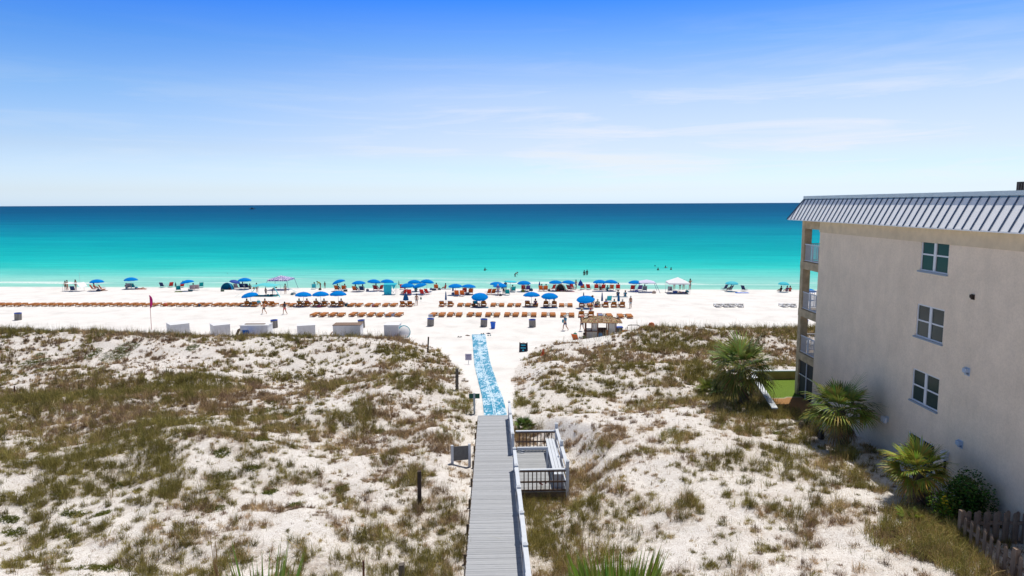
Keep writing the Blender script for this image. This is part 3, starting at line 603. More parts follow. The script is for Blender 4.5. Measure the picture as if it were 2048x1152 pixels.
rail_m = mat('white_painted_rail', (.60,.64,.70), .55, .06, 3)
pt = [(1057.6,1088),(1049.5,1024),(1042.8,973),(1038.5,930),(1035,896),(1030.5,866.5),(1023.5,826),(1019.5,803)]
def loc_top(px, py, hgt=1.05):
    y = -1.0
    for _ in range(3): pass
    z = 3.5
    for _ in range(40): p = at(px, py, z); z = deckz(p.y)+hgt
    return DMi @ at(px, py, z)
ly = [loc_top(*q_).y for q_ in pt]; print('post y', [round(v,2) for v in ly], 'DW', DW)
ly = [ly[0]-2.3*3, ly[0]-2.3*2, ly[0]-2.3]+ly
hx = hw+.02
def post(y, x=hx, h=1.05, zb=-.5, par=deck):
    v = MB(); v.box(x-.065,x+.065,y-.065,y+.065,zb,h); p_ = v.build('post', rail_m, par)
    c = MB(); c.add([(x-.085,y-.085,h),(x+.085,y-.085,h),(x+.085,y+.085,h),(x-.085,y+.085,h),(x,y,h+.07)], [(0,1,4),(1,2,4),(2,3,4),(3,0,4),(3,2,1,0)]); c.build('post_cap', rail_m, p_)
for y in ly: post(y)
i5 = 3+4; i6 = 3+5
for i in range(len(ly)-1):
    if i == i5: continue
    v = MB(); a, b_ = ly[i]+.065, ly[i+1]-.065
    v.box(hx-.075,hx+.075,a,b_,.95,.99); v.box(hx-.02,hx+.02,a,b_,.86,.948); v.box(hx-.02,hx+.02,a,b_,.50,.59); v.box(hx-.02,hx+.02,a,b_,.14,.23); v.box(hx-.03,hx+.03,a,a+.05,.14,.95); v.box(hx-.03,hx+.03,b_-.05,b_,.14,.95)
    v.build('handrail', rail_m, deck)
# viewing platform with bench
py4, py6 = ly[3+3], ly[i6]; PW = 2.12
plat = bpy.data.objects.new('viewing_platform', None); COL.objects.link(plat)
PM = DMx @ Matrix.Translation((hx+.02, py4, 0)) @ Matrix.Rotation(slope,4,'X'); PM.translation.z += .0
plat.matrix_world = PM; PL = (py6-py4)
tag(plat, 'small square viewing platform with baluster railings beside the boardwalk', 'platform')
v = MB(); y = 0.02; zf = -.10
while y < PL: g = .40*rr.uniform(.9,1.08); v.box(.06,PW,y,y+.138,zf-.04,zf+rr.uniform(-.002,.003), c=(g*.97,g,g*1.03)); y += .149
v.build('planking', plank, plat)
MB().box(.05,PW+.03,-.03,.02,zf-.26,zf-.05).box(.05,PW+.03,PL,PL+.05,zf-.26,zf-.05).box(PW,PW+.05,.02,PL,zf-.26,zf-.05).build('joist_frame', _m['brown_joist_wood'], plat)
dark_bal = mat('grey_brown_baluster', (.14,.095,.07), .8, .2, 6)
def balustrade(a, b_, top=.98, tiers=True):
    a = Vector(a); b_ = Vector(b_); v = MB()
    v.bar(a+Vector((0,0,top-.02)), b_+Vector((0,0,top-.02)), .13, .04)
    r_ = v.build('railing', rail_m, plat)
    w = MB(); [w.bar(a+Vector((0,0,z)), b_+Vector((0,0,z)), ww, hh) for z, hh, ww in ((top-.085,.09,.035),(.42,.07,.035),(.05,.07,.035))]; L_ = (b_-a).length; n = int(L_/.165); nrm = Vector((-(b_-a).y,(b_-a).x,0)).normalized()*.03
    for k in range(1, n): q_ = a+(b_-a)*(k/n)+nrm; w.bar(q_+Vector((0,0,.03)), q_+Vector((0,0,top-.06)), .042)
    w.build('balusters', dark_bal, r_)
balustrade((.12,PL,zf),(PW-.05,PL,zf)); balustrade((.12,0,zf),(PW-.05,0,zf)); 
v = MB(); 
for z, hh, ww in ((1.08,.04,.14),(.98,.10,.035),(.50,.09,.035),(.12,.08,.035)): v.bar((PW,0.06,zf+z),(PW,PL-.06,zf+z), ww, hh)
v.build('railing', rail_m, plat)
for yy in (0, PL/2, PL): post(yy, PW, 1.22, -1.3, plat)
v = MB(); v.bar((.1,PL*.5,zf+1.02),(1.5,PL*.5,zf+1.02),.11,.04); v.bar((.1,PL*.5,zf+.95),(1.5,PL*.5,zf+.95),.03,.07); v.bar((1.47,PL*.5,zf),(1.47,PL*.5,zf+1.0),.07)
v.build('cross_rail', rail_m, plat)
bn = MB(); [bn.box(PW-.55+k*.145,PW-.55+k*.145+.13,.25,PL-.22,.50,.54) for k in range(3)]
bo = bn.build('bench', rail_m, plat)
[MB().box(PW-.52,PW-.14,yy,yy+.09,zf,.50).build('leg', rail_m, bo) for yy in (.35,PL/2,PL-.4)]
def sandals(name, wp, rz, m, label, cat='sandals', group=None, sc_=1.0):
    o = thing(name, wp, rz, label, cat, group)
    for k, (dx, dy, ra) in enumerate(((-.09,0,.2),(.16,.07,-.3))):
        v = MB(); Mx = Matrix.Translation((dx,dy,0)) @ Matrix.Rotation(ra,4,'Z') @ Matrix.Scale(sc_,4)
        ol = [(.045*math.cos(a)*(1.0 if math.sin(a) > 0 else .8), .135*math.sin(a)) for a in [i*math.pi/6 for i in range(12)]]
        v.add([Mx @ Vector((x,y,0)) for x,y in ol]+[Mx @ Vector((x,y,.025)) for x,y in ol], [tuple(range(12))[::-1], tuple(range(12,24))]+[(i,(i+1)%12,12+(i+1)%12,12+i) for i in range(12)])
        s_ = v.build('sole', m, o)
        w = MB(); w.tube([Mx @ Vector(q_) for q_ in ((-.04,.0,.02),(-.02,.05,.055),(0,.085,.03),(.02,.05,.055),(.04,0,.02))], .009*sc_, 5); w.build('strap', m, s_)
    return o
pp = PM @ Vector((1.15,.78,zf+.005)); sandals('flip_flops', pp, .4, mat('maroon_rubber', (.12,.02,.03), .6), 'pair of dark red flip flops on the platform floor', 'flip flops')
pp = PM @ Vector((.42,PL-.35,zf+.005)); sandals('sandals', pp, 1.2, mat('pale_grey_rubber', (.45,.47,.5), .6), 'pale grey sandals by the far railing of the platform', 'sandals')
# ------------------------------------------------------------------ beach access mat
def lerp_edge(E, n):
    ys_ = [q_[1] for q_ in E]; xs_ = [q_[0] for q_ in E]; return [(float(np.interp(y, ys_, xs_)), y) for y in np.linspace(ys_[0], ys_[-1]+6, n)]
v = MB(); n = 46; Lp = [at_cor(x,y) for x,y in lerp_edge(MATL,n)]; Rp = [at_cor(x,y) for x,y in lerp_edge(MATR,n)]; K = 7
for a, b_ in zip(Lp, Rp):
    for k in range(K):
        q_ = a.lerp(b_, k/(K-1)); v.v.append((q_.x, q_.y, max(gz(q_.x,q_.y), float(cor_z(q_.y)))+.05))
for i in range(n-1):
    for k in range(K-1): v.f.append((i*K+k, (i+1)*K+k, (i+1)*K+k+1, i*K+k+1))
nv = len(v.v); v.v += [(x,y,z-.02) for x,y,z in v.v]; v.f += [tuple(nv+i for i in f[::-1]) for f in list(v.f)]
for i in range(n-1):
    for k in (0, K-1): v.f.append((i*K+k,(i+1)*K+k,nv+(i+1)*K+k,nv+i*K+k))
mm_ = bpy.data.materials.new('blue_access_mat'); mm_.use_nodes = True; t = mm_.node_tree; b = t.nodes['Principled BSDF']; b.inputs['Roughness'].default_value = .8
oc = t.nodes.new('ShaderNodeTexCoord').outputs['Object']
mpq = nd(t, 'ShaderNodeMapping'); mpq.inputs['Scale'].default_value = (1,.42,1); t.links.new(oc, mpq.inputs[0]); mo_ = mpq.outputs[0]
big = tn(1.5,4,.6,mo_,.3); sm_ = tn(5,6,.75,mo_); spk = tn(9,4,.75,mo_)
sandm = ramp(t, math_('ADD', math_('MULTIPLY', big, .75), math_('MULTIPLY', sm_, .55)), [(.63,(0,)*3),(.69,(.95,)*3)])
sandm2 = math_('MAXIMUM', math_('MULTIPLY', sandm, ramp(t, spk, [(.42,(.1,)*3),(.50,(1,)*3)])), ramp(t, spk, [(.56,(0,)*3),(.60,(.95,)*3)]))
t.links.new(mix(sandm2, ramp(t, tn(3,2), [(.3,(.0,.20,.36)),(.7,(.01,.28,.46))]), (.62,.76,.86)), b.inputs['Base Color'])
mt_ = v.build('beach_mat', mm_)
for dx_ in (.44,.52):
    v = MB(); P_ = [a.lerp(b_, dx_) for a, b_ in zip(Lp, Rp)]
    for q_ in P_: z_ = max(gz(q_.x,q_.y), float(cor_z(q_.y)))+.062; v.v += [(q_.x-.022,q_.y,z_),(q_.x+.022,q_.y,z_)]
    v.f += [(2*i,2*i+1,2*i+3,2*i+2) for i in range(n-1)]; v.build('seam', mat('pale_seam_tape', (.55,.70,.80), .8), mt_)
tag(mt_, 'blue roll-out beach access mat dusted with white sand at the end of the boardwalk', 'mat')
# small dark things at the far end of the mat
for px,py,m_,lab,nm in [(918,674.5,(.03,.025,.03),'pair of black flip flops left on the sand furthest left of the mat end','flip_flops'),(934,671.5,(.20,.13,.10),'pair of brown sandals just left of the mat end','sandals'),
                  (965,668.5,(.03,.03,.04),'pair of dark shoes at the sea end of the blue mat','shoes'),(976,667.5,(.03,.03,.09),'pair of navy shoes right of the mat end','shoes'),(978,671.5,(.02,.16,.22),'pair of teal flip flops nearest the mat right of its end','flip_flops')]:
    g_ = ground(px,py); sandals(nm, g_+Vector((0,0,.02)), random.uniform(-1.5,1.5), mat('rubber_%d'%px, m_, .6), lab, nm.replace('_',' '), sc_=1.5)
# ------------------------------------------------------------------ fence bottom right
fm = mat('weathered_fence_wood', (.25,.185,.14), .9, .35, 9, .3, 30, stretch=(1,1,.25)); gfx = 14.5
fn = thing('picket_fence', (14.45,20.9,3.5), -R(1), 'weathered wooden picket fence with dog-eared boards at lower right', 'fence')
def picket(x, y, along_y, w=.135, h=1.15, z=0.0):
    v = MB(); t_ = .02; pts = [(-w/2,0),(w/2,0),(w/2,h-.05),(w/2-.04,h),(-w/2+.04,h),(-w/2,h-.05)]
    A = [((x,y+a,z+zz) if along_y else (x+a,y,z+zz)) for a,zz in pts]; B_ = [((x+t_,y+a,z+zz) if along_y else (x+a,y+t_,z+zz)) for a,zz in pts]
    v.add(A+B_, [(0,1,2,3,4,5),(11,10,9,8,7,6)]+[(i,(i+1)%6,6+(i+1)%6,6+i) for i in range(6)]); return v
k = 0; y = -.12
while y > -6.5:
    picket(-.06 if k % 2 else .045, y, True, h=1.28+random.uniform(-.02,.02), z=random.uniform(-.02,.01)-.15).build('picket', fm, fn); y -= .152; k += 1
x = .12; k = 0
while x < 2.0: picket(x, .05 if k % 2 else -.05, False, h=1.32+random.uniform(-.02,.02), z=-.12).build('picket', fm, fn); x += .155; k += 1
MB().box(-.035,.04,-6.5,0,.12,.21).box(-.035,.04,-6.5,0,.72,.81).box(0,2.0,-.03,.045,.12,.21).box(0,2.0,-.03,.045,.78,.87).build('rail', fm, fn)
for yy in (0,-2.45,-4.9): MB().box(-.07,.07,yy-.07,yy+.07,-.6,1.25).build('post', fm, fn)
# ------------------------------------------------------------------ posts and signs on the dunes
oldw = mat('dark_old_timber', (.075,.055,.045), .9, .35, 8)
for px,py0,py1,w,lab in [(855,674,705,.13,'tall dark leaning timber post on the sand left of the mat'),(914,737,782,.20,'weathered notched timber post at the dune edge left of the mat'),(839,942,1008,.15,'dark square timber post in the grass left of the boardwalk'),
                     (803,1128,1165,.17,'grey timber post stub at the bottom edge left of the boardwalk'),(727,1122,1165,.06,'thin rusty steel stake at the bottom edge'),(30,772,792,.07,'small rusty stake in the grass at far left')]:
    g_ = march(px, py1); g_ = ground(px, py1, g_.z) if g_.y > 60 else g_; top = ray(px, py0); tt = g_.y/top.y; h = CZ+top.z*tt-g_.z
    m_ = oldw if 'dark' in lab else mat('rusty_steel', (.12,.05,.03), .8, .3, 10) if 'rusty' in lab else mat('grey_brown_timber', (.15,.13,.11), .9, .35, 8)
    v = MB(); lean = .12 if 'leaning' in lab else .02
    v.add([(-w/2,-w/2,-.4),(w/2,-w/2,-.4),(w/2,w/2,-.4),(-w/2,w/2,-.4),(-w/2+lean,-w/2,h-.02),(w/2+lean,-w/2,h),(w/2+lean,w/2,h+.02),(-w/2+lean,w/2,h)], [(0,3,2,1),(4,5,6,7),(0,1,5,4),(1,2,6,5),(2,3,7,6),(3,0,4,7)])
    if 'notched' in lab:
        for zz in (.3,.62,.94,1.26): v.box(-w*.65,w*.65,-w*.62,-w*.5,zz,zz+.07)
    o = v.build('timber_post' if 'timber' in lab else 'steel_stake', m_); o.location = g_; tag(o, lab, 'post')
def sgn(name, px0, px1, py0, py1, pyb, panel, pm, lab, cat, ncount=1, postm=None, dz=None):
    g_ = march((px0+px1)/2, pyb); s_ = g_.y/1365*1.0; zt_ = CZ+ray((px0+px1)/2,py0).z*g_.y/ray((px0+px1)/2,py0).y-g_.z; zb_ = CZ+ray((px0+px1)/2,py1).z*g_.y/ray((px0+px1)/2,py1).y-g_.z
    w = (px1-px0)*s_; o = thing(name, g_, 0, lab, cat); MB().box(-w/2,w/2,0,.03,zb_,zt_).build('panel', panel, o)
    xs_ = [0] if ncount == 1 else [-w/2,w/2]
    for xx in xs_: MB().box(xx-.055,xx+.055,-.12,-.005,-.4,zt_+.06).build('post', postm, o)
    return o
sgn('green_sign', 938,960,787.5,797,828, mat('dark_green_sign', (.008,.10,.06), .5), None, 'small dark green sign on a single grey post left of the mat', 'sign', 1, mat('grey_steel_post', (.42,.48,.5), .5))
g_ = ground(937,729); o = thing('small_sign', g_, 0, 'small pale lilac sign on a thin stake beside the mat', 'sign')
sw = 13*g_.y/1365; MB().box(-sw/2,sw/2,0,.02,.38,.95).build('panel', mat('pale_lilac_panel', (.48,.44,.55), .6), o); MB().box(-.02,.02,.02,.05,-.2,.9).build('post', mat('grey_steel_post',(0,0,0)), o)
MB().box(-sw*.38,sw*.38,-.006,-.002,.78,.83).box(-sw*.3,sw*.3,-.006,-.002,.66,.70).box(-sw*.36,sw*.36,-.006,-.002,.54,.58).build('lettering', mat('faded_purple_ink', (.20,.15,.28), .7), o)
g_ = march(922,933); o = thing('notice_board', g_, .22, 'grey notice board between two white posts left of the boardwalk', 'notice board')
v = MB(); v.box(-.36,.36,-.02,.02,.28,.98); v.build('panel', mat('weathered_grey_board', (.16,.16,.16), .8, .2, 6), o)
for xx in (-.42,.42): v = MB(); v.box(xx-.06,xx+.06,-.07,.05,-.3,1.06); v.build('post', rail_m, o)
# ------------------------------------------------------------------ palms and shrubs
def fan(v, M, ln, nl, col, rg, width=.05, arc=2.5, droop=.35, pet=.5):
    """a costapalmate leaf: petiole then radiating narrow leaflets with hanging tips"""
    v.tube([M @ Vector(p_) for p_ in ((0,0,0),(0,pet*.5,.03),(0,pet,0))], [.018,.014,.010], 4, c=tuple(x*1.1 for x in col), cap=False)
    for k in range(nl):
        a = (k/(nl-1)-.5)*arc*1.25; l = ln*(1-.22*abs(a)/arc*2)*rg.uniform(.88,1.08); dx = math.sin(a); dy = math.cos(a); fold = .10*abs(math.sin(a*3))
        pts = []; 
        for s_, wd in ((0,.35),(.45,1.0),(.78,.7),(1.0,.0)):
            z = fold*s_ - droop*ln*max(0,s_-.4)**2*1.3*(1+abs(a)*.3)*rg.uniform(.8,1.2); pts.append((Vector((dx*l*s_, pet+dy*l*s_, z)), wd*width))
        n = Vector((dy,-dx,0)); vs = []
        for p_, wd in pts: vs += [M @ (p_+n*wd/2+Vector((0,0,.008))), M @ (p_-n*wd/2)]
        cc = tuple(min(1,x*rg.uniform(.75,1.3)) for x in col)
        v.add(vs, [(0,1,3,2),(2,3,5,4),(4,5,7,6)], c=cc)
palm_m = attr_mat('palm_leaf', 'tint', .45, .22)
_pb = palm_m.node_tree.nodes['Principled BSDF']; _pb.inputs['Specular IOR Level'].default_value = .18
boot = mat('palm_boots', (.10,.08,.06), .95, .4, 12, .6, 25)
def palm(name, base, crown_h, crown_r, nf, lab, seed, cat='palm tree', green=(.18,.205,.05), nl=22, lean=(0,0), low=-.75, trunk_r=.2, dead=7, width=.05):
    rg = random.Random(seed); o = thing(name, base, 0, lab, cat)
    if crown_h > .2:
        v = MB(); n = 12; pts = [Vector((lean[0]*k/n, lean[1]*k/n, -.3+(crown_h+.35)*k/n)) for k in range(n+1)]
        v.tube(pts, [trunk_r*(1.15-.25*k/n)*rg.uniform(.93,1.08) for k in range(n+1)], 12)
        for k in range(int(crown_h*26)):
            z = rg.uniform(0,crown_h); a = rg.uniform(0,6.28); f = z/crown_h; c = Vector((lean[0]*f+math.cos(a)*trunk_r*.95, lean[1]*f+math.sin(a)*trunk_r*.95, z))
            v.bar(c, c+Vector((math.cos(a)*.09,math.sin(a)*.09,.13)), .07, .03)
        v.build('trunk', boot, o, True)
    v = MB(); C0 = Vector((lean[0],lean[1],crown_h))
    for i in range(nf):
        el = math.asin(low+(1-low)*((i+.5)/nf)**.9*.98); a = i*2.39996+rg.uniform(-.25,.25); pet = crown_r*.42*rg.uniform(.85,1.1); ln = crown_r*.62*rg.uniform(.68,1.18)
        M = Matrix.Translation(C0) @ Matrix.Rotation(a,4,'Z') @ Matrix.Rotation(el,4,'X') @ Matrix.Rotation(rg.uniform(-.5,.5),4,'Y')
        g = rg.uniform(.55,1.5); c = (green[0]*g*(1.15 if el < .2 else .9), green[1]*g, green[2]*g)
        fan(v, M, ln, nl, c, rg, width, 2.35, .22+.40*(el < .45), pet)
    v.build('crown', palm_m, o)
    if dead:
        v = MB()
        for i in range(dead):
            M = Matrix.Translation(C0-Vector((0,0,.1))) @ Matrix.Rotation(rg.uniform(0,6.28),4,'Z') @ Matrix.Rotation(-1.15+rg.uniform(-.2,.2),4,'X')
            fan(v, M, crown_r*.6, 14, (.27,.19,.10), rg, width*.8, 1.7, .5, crown_r*.35)
        v.build('dead_fronds', palm_m, o)
    return o
def on_pad(px, py):
    g_ = march(px, py); return g_
b1 = march(1488,812); palm('cabbage_palm', b1, 2.15, 2.2, 38, 'largest fan palm with thick dark trunk beside the retaining wall', 5, nl=22, width=.07, lean=(-.15,0), dead=5)
b2 = march(1688,892); palm('cabbage_palm', b2, 1.6, 1.78, 30, 'fan palm standing by the far end of the beige wall with a bare trunk', 8, nl=22, width=.065, lean=(-.2,.1), green=(.205,.23,.05), low=-.42)
b3 = march(1850,1010); palm('cabbage_palm', b3, 1.2, 1.42, 30, 'short fan palm in front of the lowest window of the beige wall', 12, nl=22, width=.055, lean=(-.3,0), green=(.30,.30,.05), low=-.42)
b4 = march(1412,790); palm('saw_palmetto', b4+Vector((.3,0,0)), .15, 1.1, 16, 'low yellowish palmetto at the left foot of the largest palm', 15, 'palmetto', (.17,.18,.03), dead=0, low=-.05)
palm('saw_palmetto', march(1450,800), .3, 1.3, 18, 'dark low palmetto under the largest palm', 16, 'palmetto', (.05,.08,.02), dead=2, low=-.1)
palm('saw_palmetto', march(1050,862), .15, .85, 16, 'small palmetto beside the handrail behind the platform', 18, 'palmetto', (.13,.17,.04), dead=2, low=.0, nl=16)
palm('saw_palmetto', march(1822,1045), .05, .6, 8, 'small yellow green palmetto in the grass below the shortest palm', 19, 'palmetto', (.20,.22,.04), dead=0, low=.1, nl=12)
# foreground palmettos cut by the lower edge of the picture
def spikes(name, px, py, wpx, n, hmin, hmax, lab, seed, col, dry=0):
    rg = random.Random(seed); d = 15.5; p_ = ray(px,py); p_ = p_*(d/p_.y); x = p_.x; g_ = Vector((x, d, gz(x,d))); o = thing(name, g_, 0, lab, 'palmetto'); ztop = CZ+p_.z-g_.z
    v = MB(); wv = wpx*d/1365
    for i in range(n):
        a = rg.uniform(-1,1); bx = a*wv*.25; L_ = rg.uniform(hmin,hmax)*ztop; tx = a*wv*.5+rg.uniform(-.06,.06); ty = rg.uniform(-.35,.35); z0_ = max(0, ztop*.2)
        w = rg.uniform(.014,.026); c = tuple(q_*rg.uniform(.7,1.3) for q_ in col)
        A = Vector((bx*.4, ty*.3, z0_*rg.uniform(.3,1))); T = Vector((tx, ty, L_)); Mi = (A+T)/2+Vector((a*.02,0,.05)); s_ = Vector((w*2.1,0,0)) 
        v.add([A-s_, A+s_, Mi-s_*.9, Mi+s_*.9, T], [(0,1,3,2),(2,3,4)], c=c)
    for i in range(12):
        v.tube([(0,0,-.1),(rg.uniform(-.3,.3)*wv,rg.uniform(-.2,.2),ztop*.55)], .012, 4, c=tuple(q_*.8 for q_ in col))
    v.build('leaves', palm_m, o)
    if dry:
        v = MB()
        for i in range(dry): a = rg.uniform(-1,1); v.tube([(-.45*wv,0,0),(-.45*wv+a*.03,0,ztop*.6),(-.45*wv+a*.12,rg.uniform(-.1,.1),ztop*rg.uniform(.75,1.06))], [.02,.014,.004], 5, c=(.36,.22,.10))
        v.build('dead_stalk', palm_m, o)
spikes('yucca', 515,1070,200,34,.72,1.02,'tall spiky yucca leaves with a dried stalk rising at the lower left edge',21,(.20,.27,.05),10)
spikes('saw_palmetto', 1235,1098,225,300,.80,1.02,'wide spiky palmetto crown cut off by the bottom edge right of the boardwalk',22,(.21,.30,.045))
spikes('saw_palmetto', 1155,1122,60,34,.70,1.0,'small spiky palmetto at the bottom edge just right of the handrail',23,(.21,.28,.05))
# leafy shrub with yellow flowers against the wall
def shrub(px, py, rx, ry, rz, n, lab, col, seed, fl_=0):
    rg = random.Random(seed); g_ = march(px,py); o = thing('leafy_shrub', g_, 0, lab, 'shrub'); v = MB()
    cl = [(Vector((rg.uniform(-1,1)*rx*.75, rg.uniform(-1,1)*ry*.75, rz*rg.uniform(.3,1.6))), rg.uniform(.22,.42)) for _ in range(26)]
    for i in range(n):
        c, r_ = rg.choice(cl); d_ = Vector((rg.gauss(0,1),rg.gauss(0,1),rg.gauss(0,1))).normalized()*r_*rg.uniform(.6,1.05); p_ = c+d_
        a = Vector((rg.gauss(0,1),rg.gauss(0,1),rg.gauss(0,.6))).normalized()*.05; b_ = a.cross(Vector((rg.gauss(0,1),rg.gauss(0,1),1))).normalized()*.028
        cc = tuple(q_*rg.uniform(.6,1.4) for q_ in col); v.add([p_-a, p_+b_, p_+a, p_-b_], [(0,1,2,3)], c=cc)
    v.build('foliage', palm_m, o)
    w = MB(); [w.tube([(0,0,-.1), c*.5+Vector((0,0,.1)), c], [.03,.02,.006], 5) for c,_ in cl]; w.build('stems', boot, o)
    if fl_:
        w = MB()
        for i in range(fl_): c = Vector((-rx*rg.uniform(.3,1),-ry*rg.uniform(-.2,.9),rz*rg.uniform(.8,1.9))); w.lathe([(0.0,0),(.05,.02),(.04,.04),(0,.05)], 6, Matrix.Translation(c), c=(.55,.42,.02))
        w.build('flowers', attr_mat('yellow_flower','tint',.7), o)
shrub(1935,1050,.55,.5,.95,5200,'dark green leafy shrub against the wall behind the picket fence',(.065,.13,.025),31)
shrub(1893,1050,.35,.35,.55,2400,'bright green shrub with yellow flowers beside the dark one',(.17,.25,.035),32,12)
shrub(1465,792,.9,.5,.5,2400,'dark tangled undergrowth round the trunk of the largest palm',(.05,.07,.022),33)
shrub(1440,800,.7,.5,.7,1800,'second dark thicket left of the largest palm trunk',(.05,.065,.02),34)
for px,py,lab in ((1642,878,'small brown cut palm stump in the wall shadow'),(1603,862,'second brown stump beside the mulch bed')):
    g_ = march(px,py); v = MB(); v.lathe([(.13,-.1),(.16,.1),(.14,.3),(.08,.42),(0,.44)], 9, rad=lambda k: 1+.2*math.sin(k*2.3)); o = v.build('palm_stump', boot); o.location = g_; tag(o, lab, 'stump')
g_ = march(1582,862); v = MB(); v.lathe([(.16,-.05),(.2,.06),(.12,.15),(0,.18)], 9, rad=lambda k: 1+.2*math.sin(k*1.7)); o = v.build('stone', mat('pale_stone', (.6,.56,.5), .9)); o.location = g_; tag(o, 'pale stone on the sand beside the mulch bed', 'stone')
# ------------------------------------------------------------------ beach furniture
SR = -R(3.8)
woodm = mat('varnished_lounger_wood', (.47,.17,.03), .6, .22, 7)
wood_d = mat('dark_lounger_wood', (.20,.09,.035), .6, .2, 7)
towel_b = mat('bright_blue_towel', (.0,.28,.48), .9)
white_l = mat('white_plastic_lounger', (.70,.70,.70), .5); white_s = mat('white_lounger_frame', (.34,.32,.31), .6)
def lounger_proto(up, white=False):
    o = bpy.data.objects.new('beach_lounger', None); COL.objects.link(o); wd = .70; m = white_l if white else woodm; md = white_s if white else wood_d
    s_ = MB(); [s_.box(-wd/2,wd/2,y,y+.115,.33,.36) for y in np.arange(-.28,.92,.13)]; s_.box(-wd/2,-wd/2+.05,-.95,.98,.20,.33); s_.box(wd/2-.05,wd/2,-.95,.98,.20,.33); s_.box(-wd/2,wd/2,-.98,-.95,.19,.335); s_.box(-wd/2,wd/2,.98,1.01,.19,.335)
    s_.build('seat', m, o)
    bk = MB(); a = R(up); M = Matrix.Translation((0,-.28,.345)) @ Matrix.Rotation(-a,4,'X')
    [bk.box(-wd/2,wd/2,-y-.115,-y,-.015,.015,M) for y in np.arange(.0,.62,.13)]; bk.box(-wd/2+.03,-wd/2+.07,-.67,0,-.05,-.015,M); bk.box(wd/2-.07,wd/2-.03,-.67,0,-.05,-.015,M); bk.build('backrest', m, o)
    for x in (-wd/2+.03,wd/2-.03):
        for y in (-.9,.9): MB().box(x-.03,x+.03,y-.035,y+.035,-.05,.25).build('leg', md, o)
    return o
def park(o): pass
PROT = {}; JR = random.Random(50)
def proto(key, fn):
    """first use keeps the original; later uses are copies of it"""
    if key not in PROT: PROT[key] = [fn(), False]
    e = PROT[key]
    if not e[1]: e[1] = True; return reg(e[0])
    return copy_tree(e[0])
def place(o, p, rz, label, cat, group=None, name=None, sc_=None):
    o.location = p; o.rotation_euler = (0,0,rz); tag(o, label, cat, group)
    if sc_: o.scale = (sc_,)*3
    return o
def bpos(px, py):
    z = 0.0
    for _ in range(30): p = at(px, py, z); z = float(cor_z(SHY+shore_s(p.x, p.y))) if p.y > 70 else .0
    return Vector((p.x, p.y, z))
def loc2(p, rz, dx, dy, dz=0): c, s_ = math.cos(rz), math.sin(rz); x = p.x+dx*c-dy*s_; y = p.y+dx*s_+dy*c; return Vector((x, y, gz(x,y)+dz))
def table_proto():
    o = bpy.data.objects.new('side_table', None); COL.objects.link(o)
    v = MB(); [v.box(-.2,.2,y,y+.11,.30,.33) for y in (-.22,-.10,.02,.14)]; v.build('table_top', wood_d, o)
    v = MB(); [v.box(x-.025,x+.025,y-.025,y+.025,-.03,.30) for x in (-.16,.16) for y in (-.16,.16)]; v.box(-.16,.16,-.02,.02,.1,.15); v.build('table_frame', wood_d, o); return o
def unit(px, py, where, up=(0,0), white=False, towels=None, table=True):
    p = bpos(px, py); out = []
    for k, side in ((-1,'left'),(1,'right')):
        u_ = up[0] if k < 0 else up[1]
        o = proto(('lounger',u_,white), lambda: lounger_proto(u_, white)); q_ = loc2(p, SR, k*.58, .0)
        adj = 'white plastic' if white else 'wooden'; pos = 'with its back raised' if u_ else 'lying flat'
        place(o, q_+Vector((JR.uniform(-.05,.05),JR.uniform(-.10,.10),0)), SR+R(JR.uniform(-3,3)), f'{side} {adj} lounger {pos}, {where}', 'lounger', 'white loungers at the right' if white else 'wooden loungers in rows on the beach')
        if towels and towels[0 if k < 0 else 1]:
            tc_, tn_ = towels[0 if k < 0 else 1]; v = MB(); a = R(u_); 
            pts = [(-.75,.0),(-.70,.025),(-.45,.03),(-.05,.03)] if u_ else [(-.6,.03),(-.2,.03),(.3,.03)]
            M = Matrix.Translation((0,-.28,.36)) @ (Matrix.Rotation(-a,4,'X'))
            rows = [M @ Vector((x, y, z)) for y, z in ([(-.66,-.05),(-.69,.02),(-.35,.03),(-.02,.03)]) for x in (-.29,.29)]
            rows += [Vector((x,y,.385)) for y in (.1,.55) for x in (-.29,.29)]
            n_ = len(rows)//2; v.add(rows, [(2*i,2*i+1,2*i+3,2*i+2) for i in range(n_-1)])
            t_ = v.build('towel', mat('towel_'+tn_.replace(' ','_'), tc_, .95)); t_.location = q_+Vector((0,0,.005)); t_.rotation_euler = (0,0,SR); tag(t_, f'{tn_} towel on the {side} lounger, {where}', 'towel')
        out.append(q_)
    if table:
        o = proto('table', table_proto); place(o, loc2(p, SR, 0, .5), SR, f'low dark wooden table, {where}', 'side table', 'small tables between the loungers')
    return p, out
